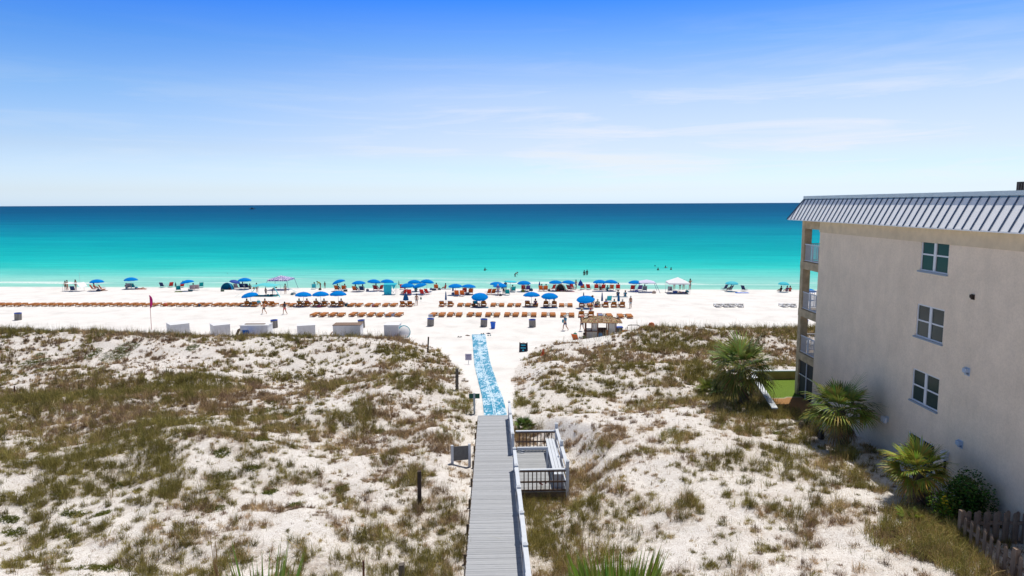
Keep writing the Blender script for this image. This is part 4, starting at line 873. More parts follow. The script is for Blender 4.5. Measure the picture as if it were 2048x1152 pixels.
# ---- umbrellas
um_b = mat('bright_blue_canvas', (.0,.20,.62), .85, .08, 3, spec=.04); um_t = mat('turquoise_canvas', (.03,.50,.62), .7); um_d = mat('navy_canvas', (.01,.06,.35), .7); um_m = mat('deep_blue_canvas', (.01,.13,.33), .8); um_g = mat('green_canvas', (.02,.12,.09), .8)
pole_m = mat('pale_wood_pole', (.62,.55,.45), .6)
def umb_proto(m, n=8, top=2.35, rad=1.2, dep=.52):
    o = bpy.data.objects.new('beach_umbrella', None); COL.objects.link(o)
    MB().tube([(0,0,-.3),(0,0,top+.04)], .024, 8).build('pole', pole_m, o)
    hub = bpy.data.objects.new('canopy', None)
    v = MB(); nn = n*4; prof = [(0.03,0),(.32,-.045),(.62,-.17),(.86,-.34),(1.0,-.53)]
    for r_, z in prof:
        for k in range(nn): f = 1-.035*(r_)*abs(math.sin(k*math.pi/4)); v.v.append((rad*r_*f*math.cos(k*2*math.pi/nn), rad*r_*f*math.sin(k*2*math.pi/nn), z*dep/.53))
    for k in range(nn): f = 1-.035*abs(math.sin(k*math.pi/4)); v.v.append((rad*1.0*f*math.cos(k*2*math.pi/nn), rad*1.0*f*math.sin(k*2*math.pi/nn), -dep-.11-.02*math.sin(k*1.7)))
    for i in range(len(prof)):
        for k in range(nn): v.f.append((i*nn+k, i*nn+(k+1)%nn, (i+1)*nn+(k+1)%nn, (i+1)*nn+k))
    can = v.build('canopy', m, o); can.location = (0,0,top)
    r_ = MB(); [r_.tube([(0,0,-.05)]+[(rad*a_*math.cos(k*math.pi/4)*.985, rad*a_*math.sin(k*math.pi/4)*.985, z_*dep/.53-.015) for a_, z_ in prof[1:]], .008, 4) for k in range(n)]; r_.build('ribs', pole_m, can)
    MB().lathe([(0,.10),(.03,.06),(.035,0),(0,-.01)], 8).build('finial', pole_m, can)
    return o
def closed_proto(m, wide=.12, top=2.3, ln=1.35):
    o = bpy.data.objects.new('closed_umbrella', None); COL.objects.link(o)
    MB().tube([(0,0,-.3),(0,0,top+.08)], .024, 8).build('pole', pole_m if ln < top*.8 else um_m, o)
    v = MB(); v.lathe([(.03,top),(.06,top-.2),(wide*.75,top-ln*.5),(wide,top-ln*.92),(wide*.8,top-ln),(.03,top-ln+.02)], 16, rad=lambda k: 1+.22*(-1)**k); v.build('canopy', m, o); return o
def umbrella(px, pyt, pyb, lab, m=um_b, key='b', tx=0, ty=0, rad=None, closed=None):
    p = bpos(px, pyb)
    rt = ray(px, pyt); h = CZ+rt.z*p.y/rt.y-p.z
    if closed: o = proto(('closed',key,closed), lambda: closed_proto(m, closed)); base = 2.3
    else: o = proto(('umb',key), lambda: umb_proto(m, **(dict(top=2.35,rad=1.2,dep=.16) if key == 'flat' else {}))); base = 2.42
    place(o, p, random.uniform(0,.7), lab, 'umbrella', 'beach umbrellas'); s_ = max(.72, min(1.12, h/base)); o.scale = (1 if not rad else rad, 1 if not rad else rad, s_)
    if closed and h < 1.5: o.scale = (.6,.6,h/base)
    o.rotation_euler = (R(ty), R(tx), o.rotation_euler[2] if not (tx or ty) else 0); return p
# ---- low beach chairs
def chair_proto(c, cn):
    o = bpy.data.objects.new('beach_chair', None); COL.objects.link(o); m = mat('chair_fabric_'+cn, c, .85); fr = mat('chair_tube', (.55,.56,.58), .4)
    M = Matrix.Translation((0,-.18,.20)) @ Matrix.Rotation(R(28),4,'X')
    v = MB(); v.box(-.27,.27,-.2,.28,.19,.22).build('seat', m, o); v = MB(); v.box(-.27,.27,-.015,.015,0,.66,M); v.build('backrest', m, o)
    v = MB()
    for x in (-.29,.29): v.tube([(x,-.52,.82),(x,-.18,.2),(x,.1,.0)], .013, 5); v.tube([(x,.32,0),(x,.3,.22),(x,-.2,.22),(x,-.38,.0)], .013, 5); v.tube([(x,.3,.22),(x,.26,.43),(x,-.3,.43)], .013, 5); v.box(x-.03,x+.03,-.26,.26,.435,.455)
    v.tube([(-.29,-.52,.82),(.29,-.52,.82)], .013, 5); v.build('frame', fr, o); return o
CC = {'orange':(.62,.13,.02),'red':(.55,.03,.02),'teal':(.0,.30,.32),'navy':(.015,.04,.12),'striped':(.40,.30,.32),'grey':(.30,.30,.32),'green':(.02,.12,.09),'white':(.6,.62,.62),'aqua':(.03,.42,.50),'purple':(.12,.08,.28),'blue':(.0,.10,.42)}
def chair(px, py, cn, lab, rz=0.0, sc_=1.28):
    o = proto(('chair',cn), lambda: chair_proto(CC[cn], cn)); return place(o, bpos(px,py), SR+rz, lab, 'beach chair', 'folding beach chairs', sc_=sc_)
# ------------------------------------------------------------------ people
def mirror(d): return d
def skel(pose):
    J = dict(pel=(0,0,.95,.135), sp=(0,0,1.13,.125), ch=(0,0,1.34,.145), nk=(0,.005,1.50,.056), hd=(0,.02,1.60,.088), tp=(0,.01,1.70,.082))
    for s_, n in ((-1,'l'),(1,'r')):
        J.update({'sh'+n:(s_*.18,0,1.41,.062),'el'+n:(s_*.235,-.01,1.13,.043),'wr'+n:(s_*.25,.05,.88,.031),'ha'+n:(s_*.25,.08,.79,.034),
                  'hp'+n:(s_*.095,0,.88,.098),'kn'+n:(s_*.105,.02,.49,.062),'an'+n:(s_*.11,-.01,.10,.043),'to'+n:(s_*.12,.15,.035,.036)})
    def up(**k):
        for a, v in k.items(): J[a] = (*v, J[a][3])
    if pose == 'walk': up(knl=(-.10,.20,.52),anl=(-.10,.22,.12),tol=(-.11,.37,.06),knr=(.10,-.06,.49),anr=(.10,-.36,.16),tor=(.11,-.26,.03),ell=(-.24,-.12,1.15),wrl=(-.24,.0,.93),hal=(-.24,.05,.86),elr=(.24,.10,1.15),wrr=(.2,.30,1.02),har=(.18,.38,1.02))
    if pose == 'arms': up(elr=(.36,.08,1.24),wrr=(.46,.2,1.42),har=(.46,.24,1.5),ell=(-.3,-.05,1.16),wrl=(-.16,.05,1.02),hal=(-.1,.08,.99),knl=(-.14,.03,.49),anl=(-.17,0,.1),tol=(-.2,.15,.035))
    if pose == 'bend': up(sp=(0,.14,1.06),ch=(0,.33,1.16),nk=(0,.48,1.22),hd=(0,.57,1.26),tp=(0,.66,1.28),shl=(-.18,.38,1.18),shr=(.18,.38,1.18),ell=(-.2,.48,.92),elr=(.2,.48,.92),wrl=(-.15,.58,.72),wrr=(.15,.6,.74),hal=(-.12,.62,.64),har=(.12,.65,.66))
    if pose in ('recline','recline2'):
        up(pel=(0,-.05,.13),sp=(0,-.19,.25),ch=(0,-.36,.42),nk=(0,-.45,.55),hd=(0,-.48,.67),tp=(0,-.48,.77))
        for s_, n in ((-1,'l'),(1,'r')): up(**{'sh'+n:(s_*.18,-.41,.47),'el'+n:(s_*.25,-.22,.25),'wr'+n:(s_*.18,.02,.27),'ha'+n:(s_*.12,.1,.28),'hp'+n:(s_*.095,.04,.12),'kn'+n:(s_*.12,.45,.13+(.24 if pose == 'recline2' and s_ > 0 else .02)),'an'+n:(s_*.12,.82,.07),'to'+n:(s_*.14,.88,.2)})
    if pose in ('sit','sitgnd'):
        b_ = .30 if pose == 'sit' else .12; lean = -.12 if pose == 'sit' else -.02
        up(pel=(0,0,b_),sp=(0,lean*.4,b_+.18),ch=(0,lean,b_+.38),nk=(0,lean,b_+.54),hd=(0,lean+.02,b_+.65),tp=(0,lean+.01,b_+.75))
        for s_, n in ((-1,'l'),(1,'r')): up(**{'sh'+n:(s_*.18,lean,b_+.45),'el'+n:(s_*.26,.02,b_+.22),'wr'+n:(s_*.22,.24,b_+.24),'ha'+n:(s_*.20,.32,b_+.25),'hp'+n:(s_*.1,.06,b_-.01),'kn'+n:(s_*.13,.44,b_+.16),'an'+n:(s_*.13,.62,.07),'to'+n:(s_*.14,.76,.04)})
    if pose == 'lie':
        up(pel=(0,0,.12),sp=(0,-.18,.12),ch=(0,-.38,.13),nk=(0,-.54,.13),hd=(0,-.64,.13),tp=(0,-.74,.13))
        for s_, n in ((-1,'l'),(1,'r')): up(**{'sh'+n:(s_*.18,-.46,.12),'el'+n:(s_*.3,-.28,.06),'wr'+n:(s_*.28,-.05,.05),'ha'+n:(s_*.27,.04,.05),'hp'+n:(s_*.1,.06,.11),'kn'+n:(s_*.12,.46,.1+(.2 if s_ > 0 else 0)),'an'+n:(s_*.13,.86,.06),'to'+n:(s_*.16,.92,.13)})
    return J
EDG = [('pel','sp'),('sp','ch'),('ch','nk'),('nk','hd'),('hd','tp')]+[(a+n if a not in ('ch','pel') else a, b_+n) for n in 'lr' for a,b_ in (('ch','sh'),('sh','el'),('el','wr'),('wr','ha'),('pel','hp'),('hp','kn'),('kn','an'),('an','to'))]
def skin_mesh(name, verts, edges, sub=1, root=0):
    me = bpy.data.meshes.new(name); me.from_pydata([v[:3] for v in verts], edges, []); o = bpy.data.objects.new(name, me); COL.objects.link(o)
    m_ = o.modifiers.new('Skin','SKIN'); 
    for sv, v in zip(me.skin_vertices[0].data, verts): sv.radius = (v[3], v[3]*(.78 if v[3] > .11 else 1)); sv.use_root = False
    me.skin_vertices[0].data[root].use_root = True
    ss = o.modifiers.new('s','SUBSURF'); ss.levels = sub; ss.render_levels = sub
    dg = bpy.context.evaluated_depsgraph_get(); out = bpy.data.meshes.new_from_object(o.evaluated_get(dg)); out.name = name
    bpy.data.objects.remove(o); out.polygons.foreach_set('use_smooth', [True]*len(out.polygons)); return out
PMESH = {}
def pmesh(pose, part):
    k = (pose, part)
    if k in PMESH: return PMESH[k]
    J = skel(pose)
    if part == 'body': ks = list(J); ed = [(ks.index(a), ks.index(b_)) for a,b_ in EDG]; vs = [J[a] for a in ks]; me = skin_mesh('person_body', vs, ed)
    else:
        def lerp(a,b_,f): return tuple(J[a][i]*(1-f)+J[b_][i]*f for i in range(4))
        g = .022
        if part in ('shorts','trunks'):
            f = .62 if part == 'shorts' else .3
            vs = [J['pel'], lerp('pel','sp',.35)]; ed = [(0,1)]
            for n in 'lr': vs += [J['hp'+n], lerp('hp'+n,'kn'+n,f)]; ed += [(0,len(vs)-2),(len(vs)-2,len(vs)-1)]
        elif part == 'shirt':
            vs = [J['pel'], J['sp'], J['ch'], lerp('ch','nk',.55)]; ed = [(0,1),(1,2),(2,3)]
            for n in 'lr': vs += [J['sh'+n], lerp('sh'+n,'el'+n,.6)]; ed += [(2,len(vs)-2),(len(vs)-2,len(vs)-1)]
        elif part == 'dress':
            vs = [J['ch'],J['sp'],J['pel']]; ed = [(0,1),(1,2)]; m_ = [tuple((J['kn'+'l'][i]+J['kn'+'r'][i])/2 for i in range(3))+(.19,)]; vs += m_; ed += [(2,3)]
        elif part in ('hair','hat'):
            h_, t_ = Vector(J['hd'][:3]), Vector(J['tp'][:3]); up_ = (t_-h_).normalized(); v = MB(); M = Matrix.Translation(h_+up_*.035) @ up_.to_track_quat('Z','Y').to_matrix().to_4x4()
            if part == 'hair': v.lathe([(0,.165),(.06,.15),(.098,.10),(.112,.04),(.105,-.03),(.09,-.09),(.0,-.10)], 12, M @ Matrix.Translation((0,-.03,0)))
            else: v.lathe([(0,.19),(.07,.175),(.10,.11),(.11,.07),(.23,.05),(.23,.035),(.1,.045)], 14, M)
            me = v.mesh('person_'+part); me.polygons.foreach_set('use_smooth',[True]*len(me.polygons)); PMESH[k] = me; return me
        vs = [(*v_[:3], v_[3]+g) for v_ in vs]; me = skin_mesh('person_'+part, vs, ed)
    PMESH[k] = me; return me
SK = {'light':(.50,.27,.18),'tan':(.38,.19,.11),'brown':(.20,.10,.06),'dark':(.09,.045,.03)}
HAIRC = {'dark':(.025,.018,.014),'brown':(.10,.055,.03),'blond':(.45,.32,.16),'white':(.5,.5,.48)}
def cm_(c): return mat('cloth_%d_%d_%d' % tuple(int(v*100) for v in c), c, .9)
def person(p, pose, lab, rz=0.0, skin='tan', hair='dark', wear=(('trunks',(.03,.06,.15)),), h=1.0, hat=None, hold=None):
    """body is one continuous skinned surface; hair and clothes are its children"""
    me = pmesh(pose,'body'); o = bpy.data.objects.new('person', me)
    if not me.materials: me.materials.append(None)
    COL.objects.link(o); o.material_slots[0].link = 'OBJECT'; o.material_slots[0].material = mat('skin_'+skin, SK[skin], .6)
    o.location = p; o.rotation_euler = (0,0,SR+rz); o.scale = (h,)*3; tag(o, lab, 'person')
    items = [('hair',HAIRC[hair])]+list(wear)+([('hat',hat)] if hat else [])
    for part, c in items:
        m2 = pmesh(pose, part)
        if not m2.materials: m2.materials.append(None)
        ch = bpy.data.objects.new({'trunks':'swim_trunks','hat':'sun_hat'}.get(part,part), m2); COL.objects.link(ch); ch.parent = o; ch.material_slots[0].link = 'OBJECT'; ch.material_slots[0].material = cm_(c)
    return o
# ------------------------------------------------------------------ lounger rows
far_x = [3,36,71,104,137,172,205,238,271,305,339,373,406,441,473,505,541,577,609,643,677,711,746,780,814,893,928,960,995,1029,1063,1100,1132,1172,1203,1236]
occ = {15:((45,45),None),16:((50,50),None),18:((50,50),((.35,.45,.45),'pale green',None)),19:((50,50),None),20:((45,50),None),24:((50,50),'B'),25:((50,50),'B'),27:((50,50),None),30:((55,0),None),31:((50,50),None),33:((45,0),None),34:((50,50),None),35:((50,50),None)}
FARP = {}
for i, x in enumerate(far_x):
    wh = f'{ORD[i]} pair from the left in far row'
    py = 612.5-.8*(x < 500)+max(0,(x-1100))*.012; up = (0,0); tw = None
    if i in occ: up = occ[i][0]
    if i in (24,25): tw = (((.0,.28,.48),'bright blue'),((.0,.28,.48),'bright blue'))
    if i == 18: tw = (((.10,.45,.38),'mint green'),((.45,.03,.25),'magenta'))
    if i == 19: tw = (((.33,.32,.42),'lilac grey'),((.03,.42,.50),'aqua'))
    if i == 20: tw = (((.60,.38,.05),'mustard'),((.04,.22,.35),'blue patterned'))
    if i == 15: tw = (None,((.0,.15,.30),'dark blue'))
    if i == 27: tw = (((.0,.28,.48),'teal'),None)
    if i == 30: tw = (((.03,.15,.5),'royal blue'),None)
    if i == 34: tw = (((.42,.42,.33),'beige'),((.03,.07,.5),'cobalt'))
    if i == 35: tw = (((.05,.45,.55),'turquoise'),((.45,.43,.40),'cream'))
    FARP[i] = unit(x, py, wh, up, towels=tw)
near_x = [639,675,715,752,789,875,910,949,985,1023,1058,1097,1135,1172,1209,1249]
NEARP = {}
for i, x in enumerate(near_x):
    wh = f'{ORD[i]} pair from the left in near row'
    tw = None
    if i == 13: tw = (((.10,.40,.42),'teal striped'),((.45,.60,.62),'pale aqua'))
    if i == 14: tw = (((.16,.19,.30),'navy patterned'),None)
    NEARP[i] = unit(x, 632+max(0,(x-1100))*.02, wh, (50,50) if i == 13 else (0,0), towels=tw)
for i, x in enumerate((1443,1471,1575)):
    unit(x, 613.5, ('leftmost white pair at right','middle white pair at right','white pair nearest the building')[i], (20,20), white=True, table=False)
# signs leaned on two loungers
for px,py,lab in ((778,631,'left white notice card leaned on the fifth near pair'),(790,631,'right white notice card leaned on the fifth near pair'),(865,632,'tilted white and blue notice card leaned on the sixth near pair')):
    g_ = loc2(bpos(px,py), SR, 0, -1.15); v = MB(); M = Matrix.Rotation(R(-22),4,'X'); v.box(-.33,.33,-.012,.012,0,.42,M); o = v.build('notice_card', mat('pale_card', (.62,.66,.72), .6)); o.location = g_; o.rotation_euler = (0,0,SR+(.35 if px > 860 else 0)); tag(o, lab, 'card')
    w = MB(); w.box(-.26,.26,-.018,-.013,.25,.30,M); w.box(-.2,.2,-.018,-.013,.13,.17,M); w.build('printing', mat('blue_ink', (.08,.13,.35), .6), o)
# ------------------------------------------------------------------ umbrellas
U = [(195,558,582,'blue umbrella furthest left on the waterline',0,0),(263,554,578,'blue umbrella over teal chairs, second from left on the waterline',0,0),(378,559,582,'blue umbrella tilted left over striped chairs',-9,0),
 (490,555,579,'blue umbrella over two dark chairs beside the dome tent',0,0),(683,558,582,'blue umbrella tilted to the left over orange chairs right of the teal shade',-16,0),(718,561,583,'blue umbrella over orange chairs, fourth left of the cabana group',0,0),
 (747,558,582,'blue umbrella left of the one above the teal cabana',5,0),(774,558,582,'blue umbrella directly behind the teal cabana',3,0),(829,559,583,'back left umbrella in the cluster of four',0,0),(853,558,583,'back right umbrella in the cluster of four',5,0),
 (816,566,588,'front left umbrella in the cluster of four',0,6),(844,565.5,588,'front right umbrella in the cluster of four, tilted left',-14,4),(911,567,590,'left umbrella of the pair over bright orange chairs',0,3),(937,568,589,'right umbrella of the pair over bright orange chairs',3,0),
 (993,565,583,'blue umbrella half hidden behind another left of the pale flat umbrella',0,0),(1000,566,589,'blue umbrella above the person in the purple shirt',0,3),(1048,561,583,'blue umbrella over red chairs right of the pale flat umbrella',0,3),
 (1111,560,582,'blue umbrella left above the dark small tent',0,0),(1136,560,582,'blue umbrella right above the dark small tent',4,0),(1199,559,582,'left blue umbrella of the touching pair near the waders',0,0),(1221,559,582,'right blue umbrella of the touching pair near the waders',3,0),
 (1270,560,583,'blue umbrella beside the slanted leg canopy',0,0)]
for px,a,b_,lab,tx,ty in U: umbrella(px,a,b_,lab,tx=tx,ty=ty,rad=.98)
U2 = [(504,584,611.5,'blue umbrella tilted left over the leftmost occupied loungers',-8,4),(607,583,612.5,'leftmost of three umbrellas in the far lounger row',2,0),(642,582,612.5,'middle of three umbrellas in the far lounger row',0,0),(677,581,612.5,'rightmost of three umbrellas in the far lounger row',0,0),
 (960,585,613,'blue umbrella tilted towards the dunes in the far lounger row',0,18),(1063,583,613,'blue umbrella with slim pole right of centre in the far row',0,0),(1099,585,614,'blue umbrella over the pair left of the hut in the far row',0,9)]
for px,a,b_,lab,tx,ty in U2: umbrella(px,a,b_,lab,tx=tx,ty=ty,rad=1.0)
umbrella(1172,596,616,'low blue umbrella tipped towards the thatched hut',tx=-4,ty=14,rad=1.08)
umbrella(467,560,578,'navy umbrella leaning over the dome tent',um_d,'navy',14,0,rad=.8)
umbrella(1020,561,583,'pale blue flat umbrella with straight rim',um_t,'flat',3,0,rad=.95); umbrella(1463,562,583,'turquoise umbrella over dark chairs at right',mat('pale_turquoise_canvas',(.04,.48,.60),.7),'teal',0,0,rad=.95)
umbrella(1566,563,584,'turquoise umbrella nearest the apartment building',um_t,'teal2',2,0,rad=.78); umbrella(1618,577,600,'blue umbrella seen through the middle balcony',um_b,'b',rad=.8)
for px,a,b_,w,lab,m,k in [(812,585,612,.34,'half closed blue umbrella between turquoise towelled loungers',um_m,'m'),(892,583,612,.12,'slim closed blue umbrella between turquoise loungers at centre',um_m,'m'),(906,571,590,.13,'closed blue umbrella at the left edge of the orange chairs',um_m,'m'),
   (926,573,587,.11,'short closed blue umbrella right of the orange chair umbrella',um_m,'m'),(798,561,577,.12,'black closed umbrella standing right of the teal cabana',mat('black_canvas',(.015,.02,.03),.8),'k'),(1079,563,582,.16,'closed navy umbrella between the red chairs',um_d,'d'),
   (1161,559,580,.38,'half closed navy umbrella with flared skirt',um_d,'d'),(1167,585,612,.12,'closed blue umbrella rising behind the low tipped umbrella',um_m,'m'),(1204,585,614,.13,'closed blue umbrella at the second pair left of the hut end',um_m,'m'),
   (1237,585,615,.16,'closed blue umbrella at the right end of the far row',um_m,'m'),(352,564,580,.22,'closed green umbrella beside the teal chair at left',um_g,'g'),(842,593,603,.2,'very short folded dark green umbrella on open sand',um_g,'g')]:
    umbrella(px,a,b_,lab,m,k,closed=w)
# ------------------------------------------------------------------ chairs
for px,py,c,rz,lab in [(188,580,'orange',-.5,'orange chair under the leftmost umbrella'),(206,581,'orange',-1.2,'orange chair stretched out right of the leftmost umbrella'),(258,577,'grey',.4,'grey chair left under the second umbrella'),(268,577,'teal',0,'teal chair under the second umbrella'),
 (326,575,'navy',0,'dark low chair alone at the water left'),(341,574.5,'red',.9,'red chair at the water edge left of the green umbrella'),(363,575,'red',.9,'red chair behind the closed green umbrella'),(357,582,'teal',.5,'teal chair in front of the closed green umbrella'),(384,581,'striped',.5,'striped chair under the left tilted umbrella'),
 (394,580,'striped',.5,'pale striped chair right of the left tilted umbrella'),(402,575,'teal',.7,'teal chair right of the striped chairs'),(474,578,'striped',0,'striped chair between dome tent and dark chairs'),(485,577.5,'navy',0,'left dark chair beside the dome tent'),(495,577.5,'navy',0,'right dark chair beside the dome tent'),
 (628,578,'aqua',.3,'turquoise chair on its own right of the purple canopy'),(675,581.5,'orange',-.2,'left orange chair under the left tilted umbrella by the shade'),(688,581.5,'orange',.2,'right orange chair under the left tilted umbrella by the shade'),
 (711,583,'orange',-.2,'orange chair left of the striped towel chair'),(724,583,'navy',.1,'dark chair with bright towel'),(752,581,'red',-.2,'red chair left of the teal cabana'),(760,581,'red',.9,'red chair touching the teal cabana'),(805,579,'red',0,'red chair behind the front left cluster umbrella'),
 (807,590,'red',1.0,'red chair at the left of the cluster facing right'),(819,590,'red',.1,'red chair at the cluster centre'),(846,590,'red',-.3,'left red chair at the cluster right'),(856,589,'red',-.5,'right red chair at the cluster right'),(873,579.5,'orange',0,'orange chair with a blue shirted sitter'),
 (914,592,'orange',0,'front left bright orange chair near the centre'),(925,592,'orange',0,'front right bright orange chair near the centre'),(929,587,'red',.2,'red chair behind the bright orange ones'),(941,588,'orange',.3,'orange chair right of the bright pair'),(976,589,'orange',.7,'orange chair left of the purple shirt'),
 (985,589,'orange',.6,'second orange chair left of the purple shirt'),(1015,590,'teal',0,'teal and white chair closest right of the purple shirt'),(1026,584,'teal',.3,'teal chair under the pale flat umbrella'),(1047,581,'red',0,'red chair under the umbrella right of the pale one'),(1055,581.5,'purple',.3,'purple chair under the umbrella right of the pale one'),
 (1083,582,'orange',-.3,'left brown orange chair right of the closed navy umbrella'),(1091,582,'orange',.1,'right brown orange chair right of the closed navy umbrella'),(1105,580,'red',.7,'red chair left of the dark small tent'),(1140,581,'red',-.8,'pink red chair right of the dark small tent'),(1146,578,'red',-.6,'red chair beside the standing bather'),
 (1166,578.5,'orange',-.3,'orange chair right of the flared navy umbrella'),(1178,579,'red',-.4,'solitary red chair right of the flared navy umbrella'),(1192.5,579,'red',0,'dark red chair left under the touching umbrellas'),(1206,579.5,'red',.1,'dark red chair right under the touching umbrellas'),(1223,580,'orange',0,'orange chair under the right touching umbrella'),
 (1236,579.5,'red',-.1,'bright red chair right of the touching umbrellas'),(1265,581,'red',0,'dark red chair beside the slanted canopy'),(1279,581,'purple',.2,'purple and red chair beside the slanted canopy'),(1289,583,'grey',0,'grey chair under the slanted canopy'),(1340,584,'grey',-.2,'grey and black chair at the left foot of the white canopy'),
 (1448,580,'navy',.6,'left dark chair at the right turquoise umbrella'),(1459,582,'navy',.9,'dark lounging chair below the right turquoise umbrella'),(1489,582,'navy',-.9,'dark chair facing left, right of the turquoise umbrella'),(1217,604,'aqua',.2,'green and aqua chair behind the far loungers'),(1155,686,'orange',-.6,'orange chair on the dune edge left of the thatched hut')]:
    chair(px,py,c,lab,rz)
o = chair(506,673,'blue','bright blue chair standing against the long white storage box'); o.location = bpos(506,673)+Vector((0,-1.5,.12)); o.rotation_euler[2] = SR+.1
# ------------------------------------------------------------------ people on the sand
bk = (.02,.02,.03); bl = (.03,.08,.22); gr = (.12,.13,.15)
for px,py,pose,rz,skin,hair,wear,h,lab in [
 (131.5,581,'stand',.3,'tan','dark',(('shorts',bk),),1.0,'left of two bare-chested people standing by the low white canopy'),(135.5,580,'arms',-.4,'light','brown',(('trunks',bk),),1.02,'person in black trunks with bent arm by the low white canopy'),(152,579,'stand',0,'tan','dark',(('trunks',gr),),1.03,'person standing behind the low white canopy'),
 (456,561,'stand',0,'brown','brown',(('dress',(.05,.02,.03)),),.95,'person in dark swimwear at the water behind the dome tent'),(514,585,'stand',0,'tan','dark',(('shirt',(.05,.35,.38)),('shorts',(.25,.1,.15)),),.95,'person in teal top standing left under the teal shade'),
 (532,591,'stand',.3,'tan','brown',(('dress',(.03,.03,.05)),),.75,'child in dark swimsuit under the teal shade'),(545,590,'bend',-1.2,'tan','dark',(('shirt',(.35,.2,.1)),('shorts',bl)),1.0,'person bending over bags under the teal shade'),(571,588,'stand',.8,'light','dark',(('trunks',(.15,.02,.05)),),1.0,'person with long dark hair at the right leg of the teal shade'),
 (641,577,'bend',1.4,'tan','dark',(('shirt',(.35,.38,.10)),('shorts',(.12,.14,.08))),1.0,'person in yellow shirt crouching beside the turquoise chair'),(650,577,'stand',0,'brown','dark',(('trunks',(.35,.05,.03)),),.72,'small child standing at the water edge'),
 (528.5,628,'walk',1.3,'light','brown',(('shirt',(.55,.22,.10)),('shorts',(.06,.09,.10))),.97,'person in orange top carrying something on the open sand at left'),(570,629,'walk',1.0,'tan','dark',(('shirt',(.05,.055,.07)),('shorts',(.75,.12,.12))),.98,'person in dark shirt and coral shorts walking on the sand'),
 (833.5,611,'stand',0,'light','dark',(('shorts',(.33,.33,.33)),),1.0,'bare-backed person in grey shorts right of the turquoise loungers'),(996,591,'stand',0,'light','white',(('shirt',(.14,.11,.35)),('shorts',(.10,.08,.28))),1.08,'person in purple shirt and white cap under the centre umbrella'),
 (1007,590,'bend',.5,'tan','dark',(('shirt',(.30,.28,.33)),('shorts',bk)),1.0,'person in grey leaning over beside the purple shirt'),(1011,583,'stand',0,'brown','dark',(('shirt',(.03,.15,.33)),('shorts',bk)),1.05,'dark haired person in blue behind the centre group'),
 (1152,579,'walk',-.8,'tan','dark',(('trunks',(.06,.06,.07)),),1.0,'person with black hair walking at the water right of the small tent'),(1185,616,'stand',0,'brown','dark',(('shorts',(.2,.13,.09)),),1.0,'person with a sun hat behind the low tipped umbrella'),(1261,616.5,'stand',.5,'tan','white',(('shorts',(.35,.48,.55)),),1.0,'bare-chested older person in pale blue shorts right of the far row'),
 (1348.5,579,'stand',0,'light','dark',(('trunks',(.03,.12,.25)),),1.0,'leftmost of three people behind the white canopy'),(1360,579,'stand',.2,'tan','dark',(('shorts',(.02,.14,.16)),),.98,'middle person in teal shorts behind the white canopy'),(1367,579,'stand',0,'tan','dark',(('trunks',bk),),1.0,'rightmost of three people behind the white canopy'),
 (1380,579,'arms',.4,'tan','dark',(('shorts',(.02,.12,.13)),),1.1,'tall person in teal shorts with raised arm right of the white canopy'),
 (1130.5,661,'walk',.9,'light','white',(('shirt',(.05,.25,.40)),('shorts',(.08,.11,.20))),1.02,'walker in blue shirt with a shoulder bag left of the thatched hut'),(1164,662,'walk',.5,'light','blond',(('shirt',(.04,.045,.08)),('shorts',(.04,.05,.09))),1.03,'walker in navy with a coral sun hat touching the hut roof line')]:
    hat = (.75,.20,.15) if px == 1164 else (.55,.55,.5) if px == 1130.5 else (.2,.14,.08) if px == 1185 else None
    person(bpos(px,py), pose, lab, rz, skin, hair, wear, h, hat)
b_ = bpos(1130.5,661); v = MB(); v.lathe([(0,-.2),(.16,-.17),(.19,0),(.15,.17),(0,.19)], 10, Matrix.Scale(.6,4,(1,0,0))); o = v.build('beach_bag', mat('teal_bag', (.02,.30,.42), .8), None, True); o.location = b_+Vector((-.28,-.05,1.12)); tag(o, 'teal bag on the back of the walker left of the hut', 'bag')
g_ = bpos(528.5,628); v = MB(); v.lathe([(0,-.05),(.13,-.04),(.14,.05),(0,.07)], 10); o = v.build('hat', mat('dark_felt', (.04,.03,.04), .9)); o.location = g_+Vector((-.62,.1,.72)); 
bpy.data.objects.remove(o)
# bathers standing in the sea
for px,py,dep,pose,rz,lab in [(970,541.5,1.05,'arms',0,'lone bather waist deep in the sea left of centre'),(1030,553.5,.35,'bend',-1.0,'bather leaning forward knee deep in the shallows'),(1168.5,550.5,.65,'stand',0,'left of the two bathers standing thigh deep together'),(1174,550,.6,'stand',.3,'right of the two bathers standing thigh deep together'),
   (1310,533,1.45,'stand',0,'furthest swimmer, only head showing'),(1316,540.5,1.15,'stand',0,'swimmer with shoulders out left of the group at right'),(1331,536,1.2,'arms',0,'swimmer in the middle of the group at right'),(1342,539.5,1.2,'stand',.5,'rightmost swimmer of the group at right')]:
    p = at(px, py, -.70); person(Vector((p.x,p.y,-.70-dep)), pose, lab, rz, 'brown' if px != 1331 else 'light', 'dark', (('trunks',bk),('shirt',(.05,.03,.03))) if px > 1160 and px < 1180 else (('trunks',bk),), 1.0)
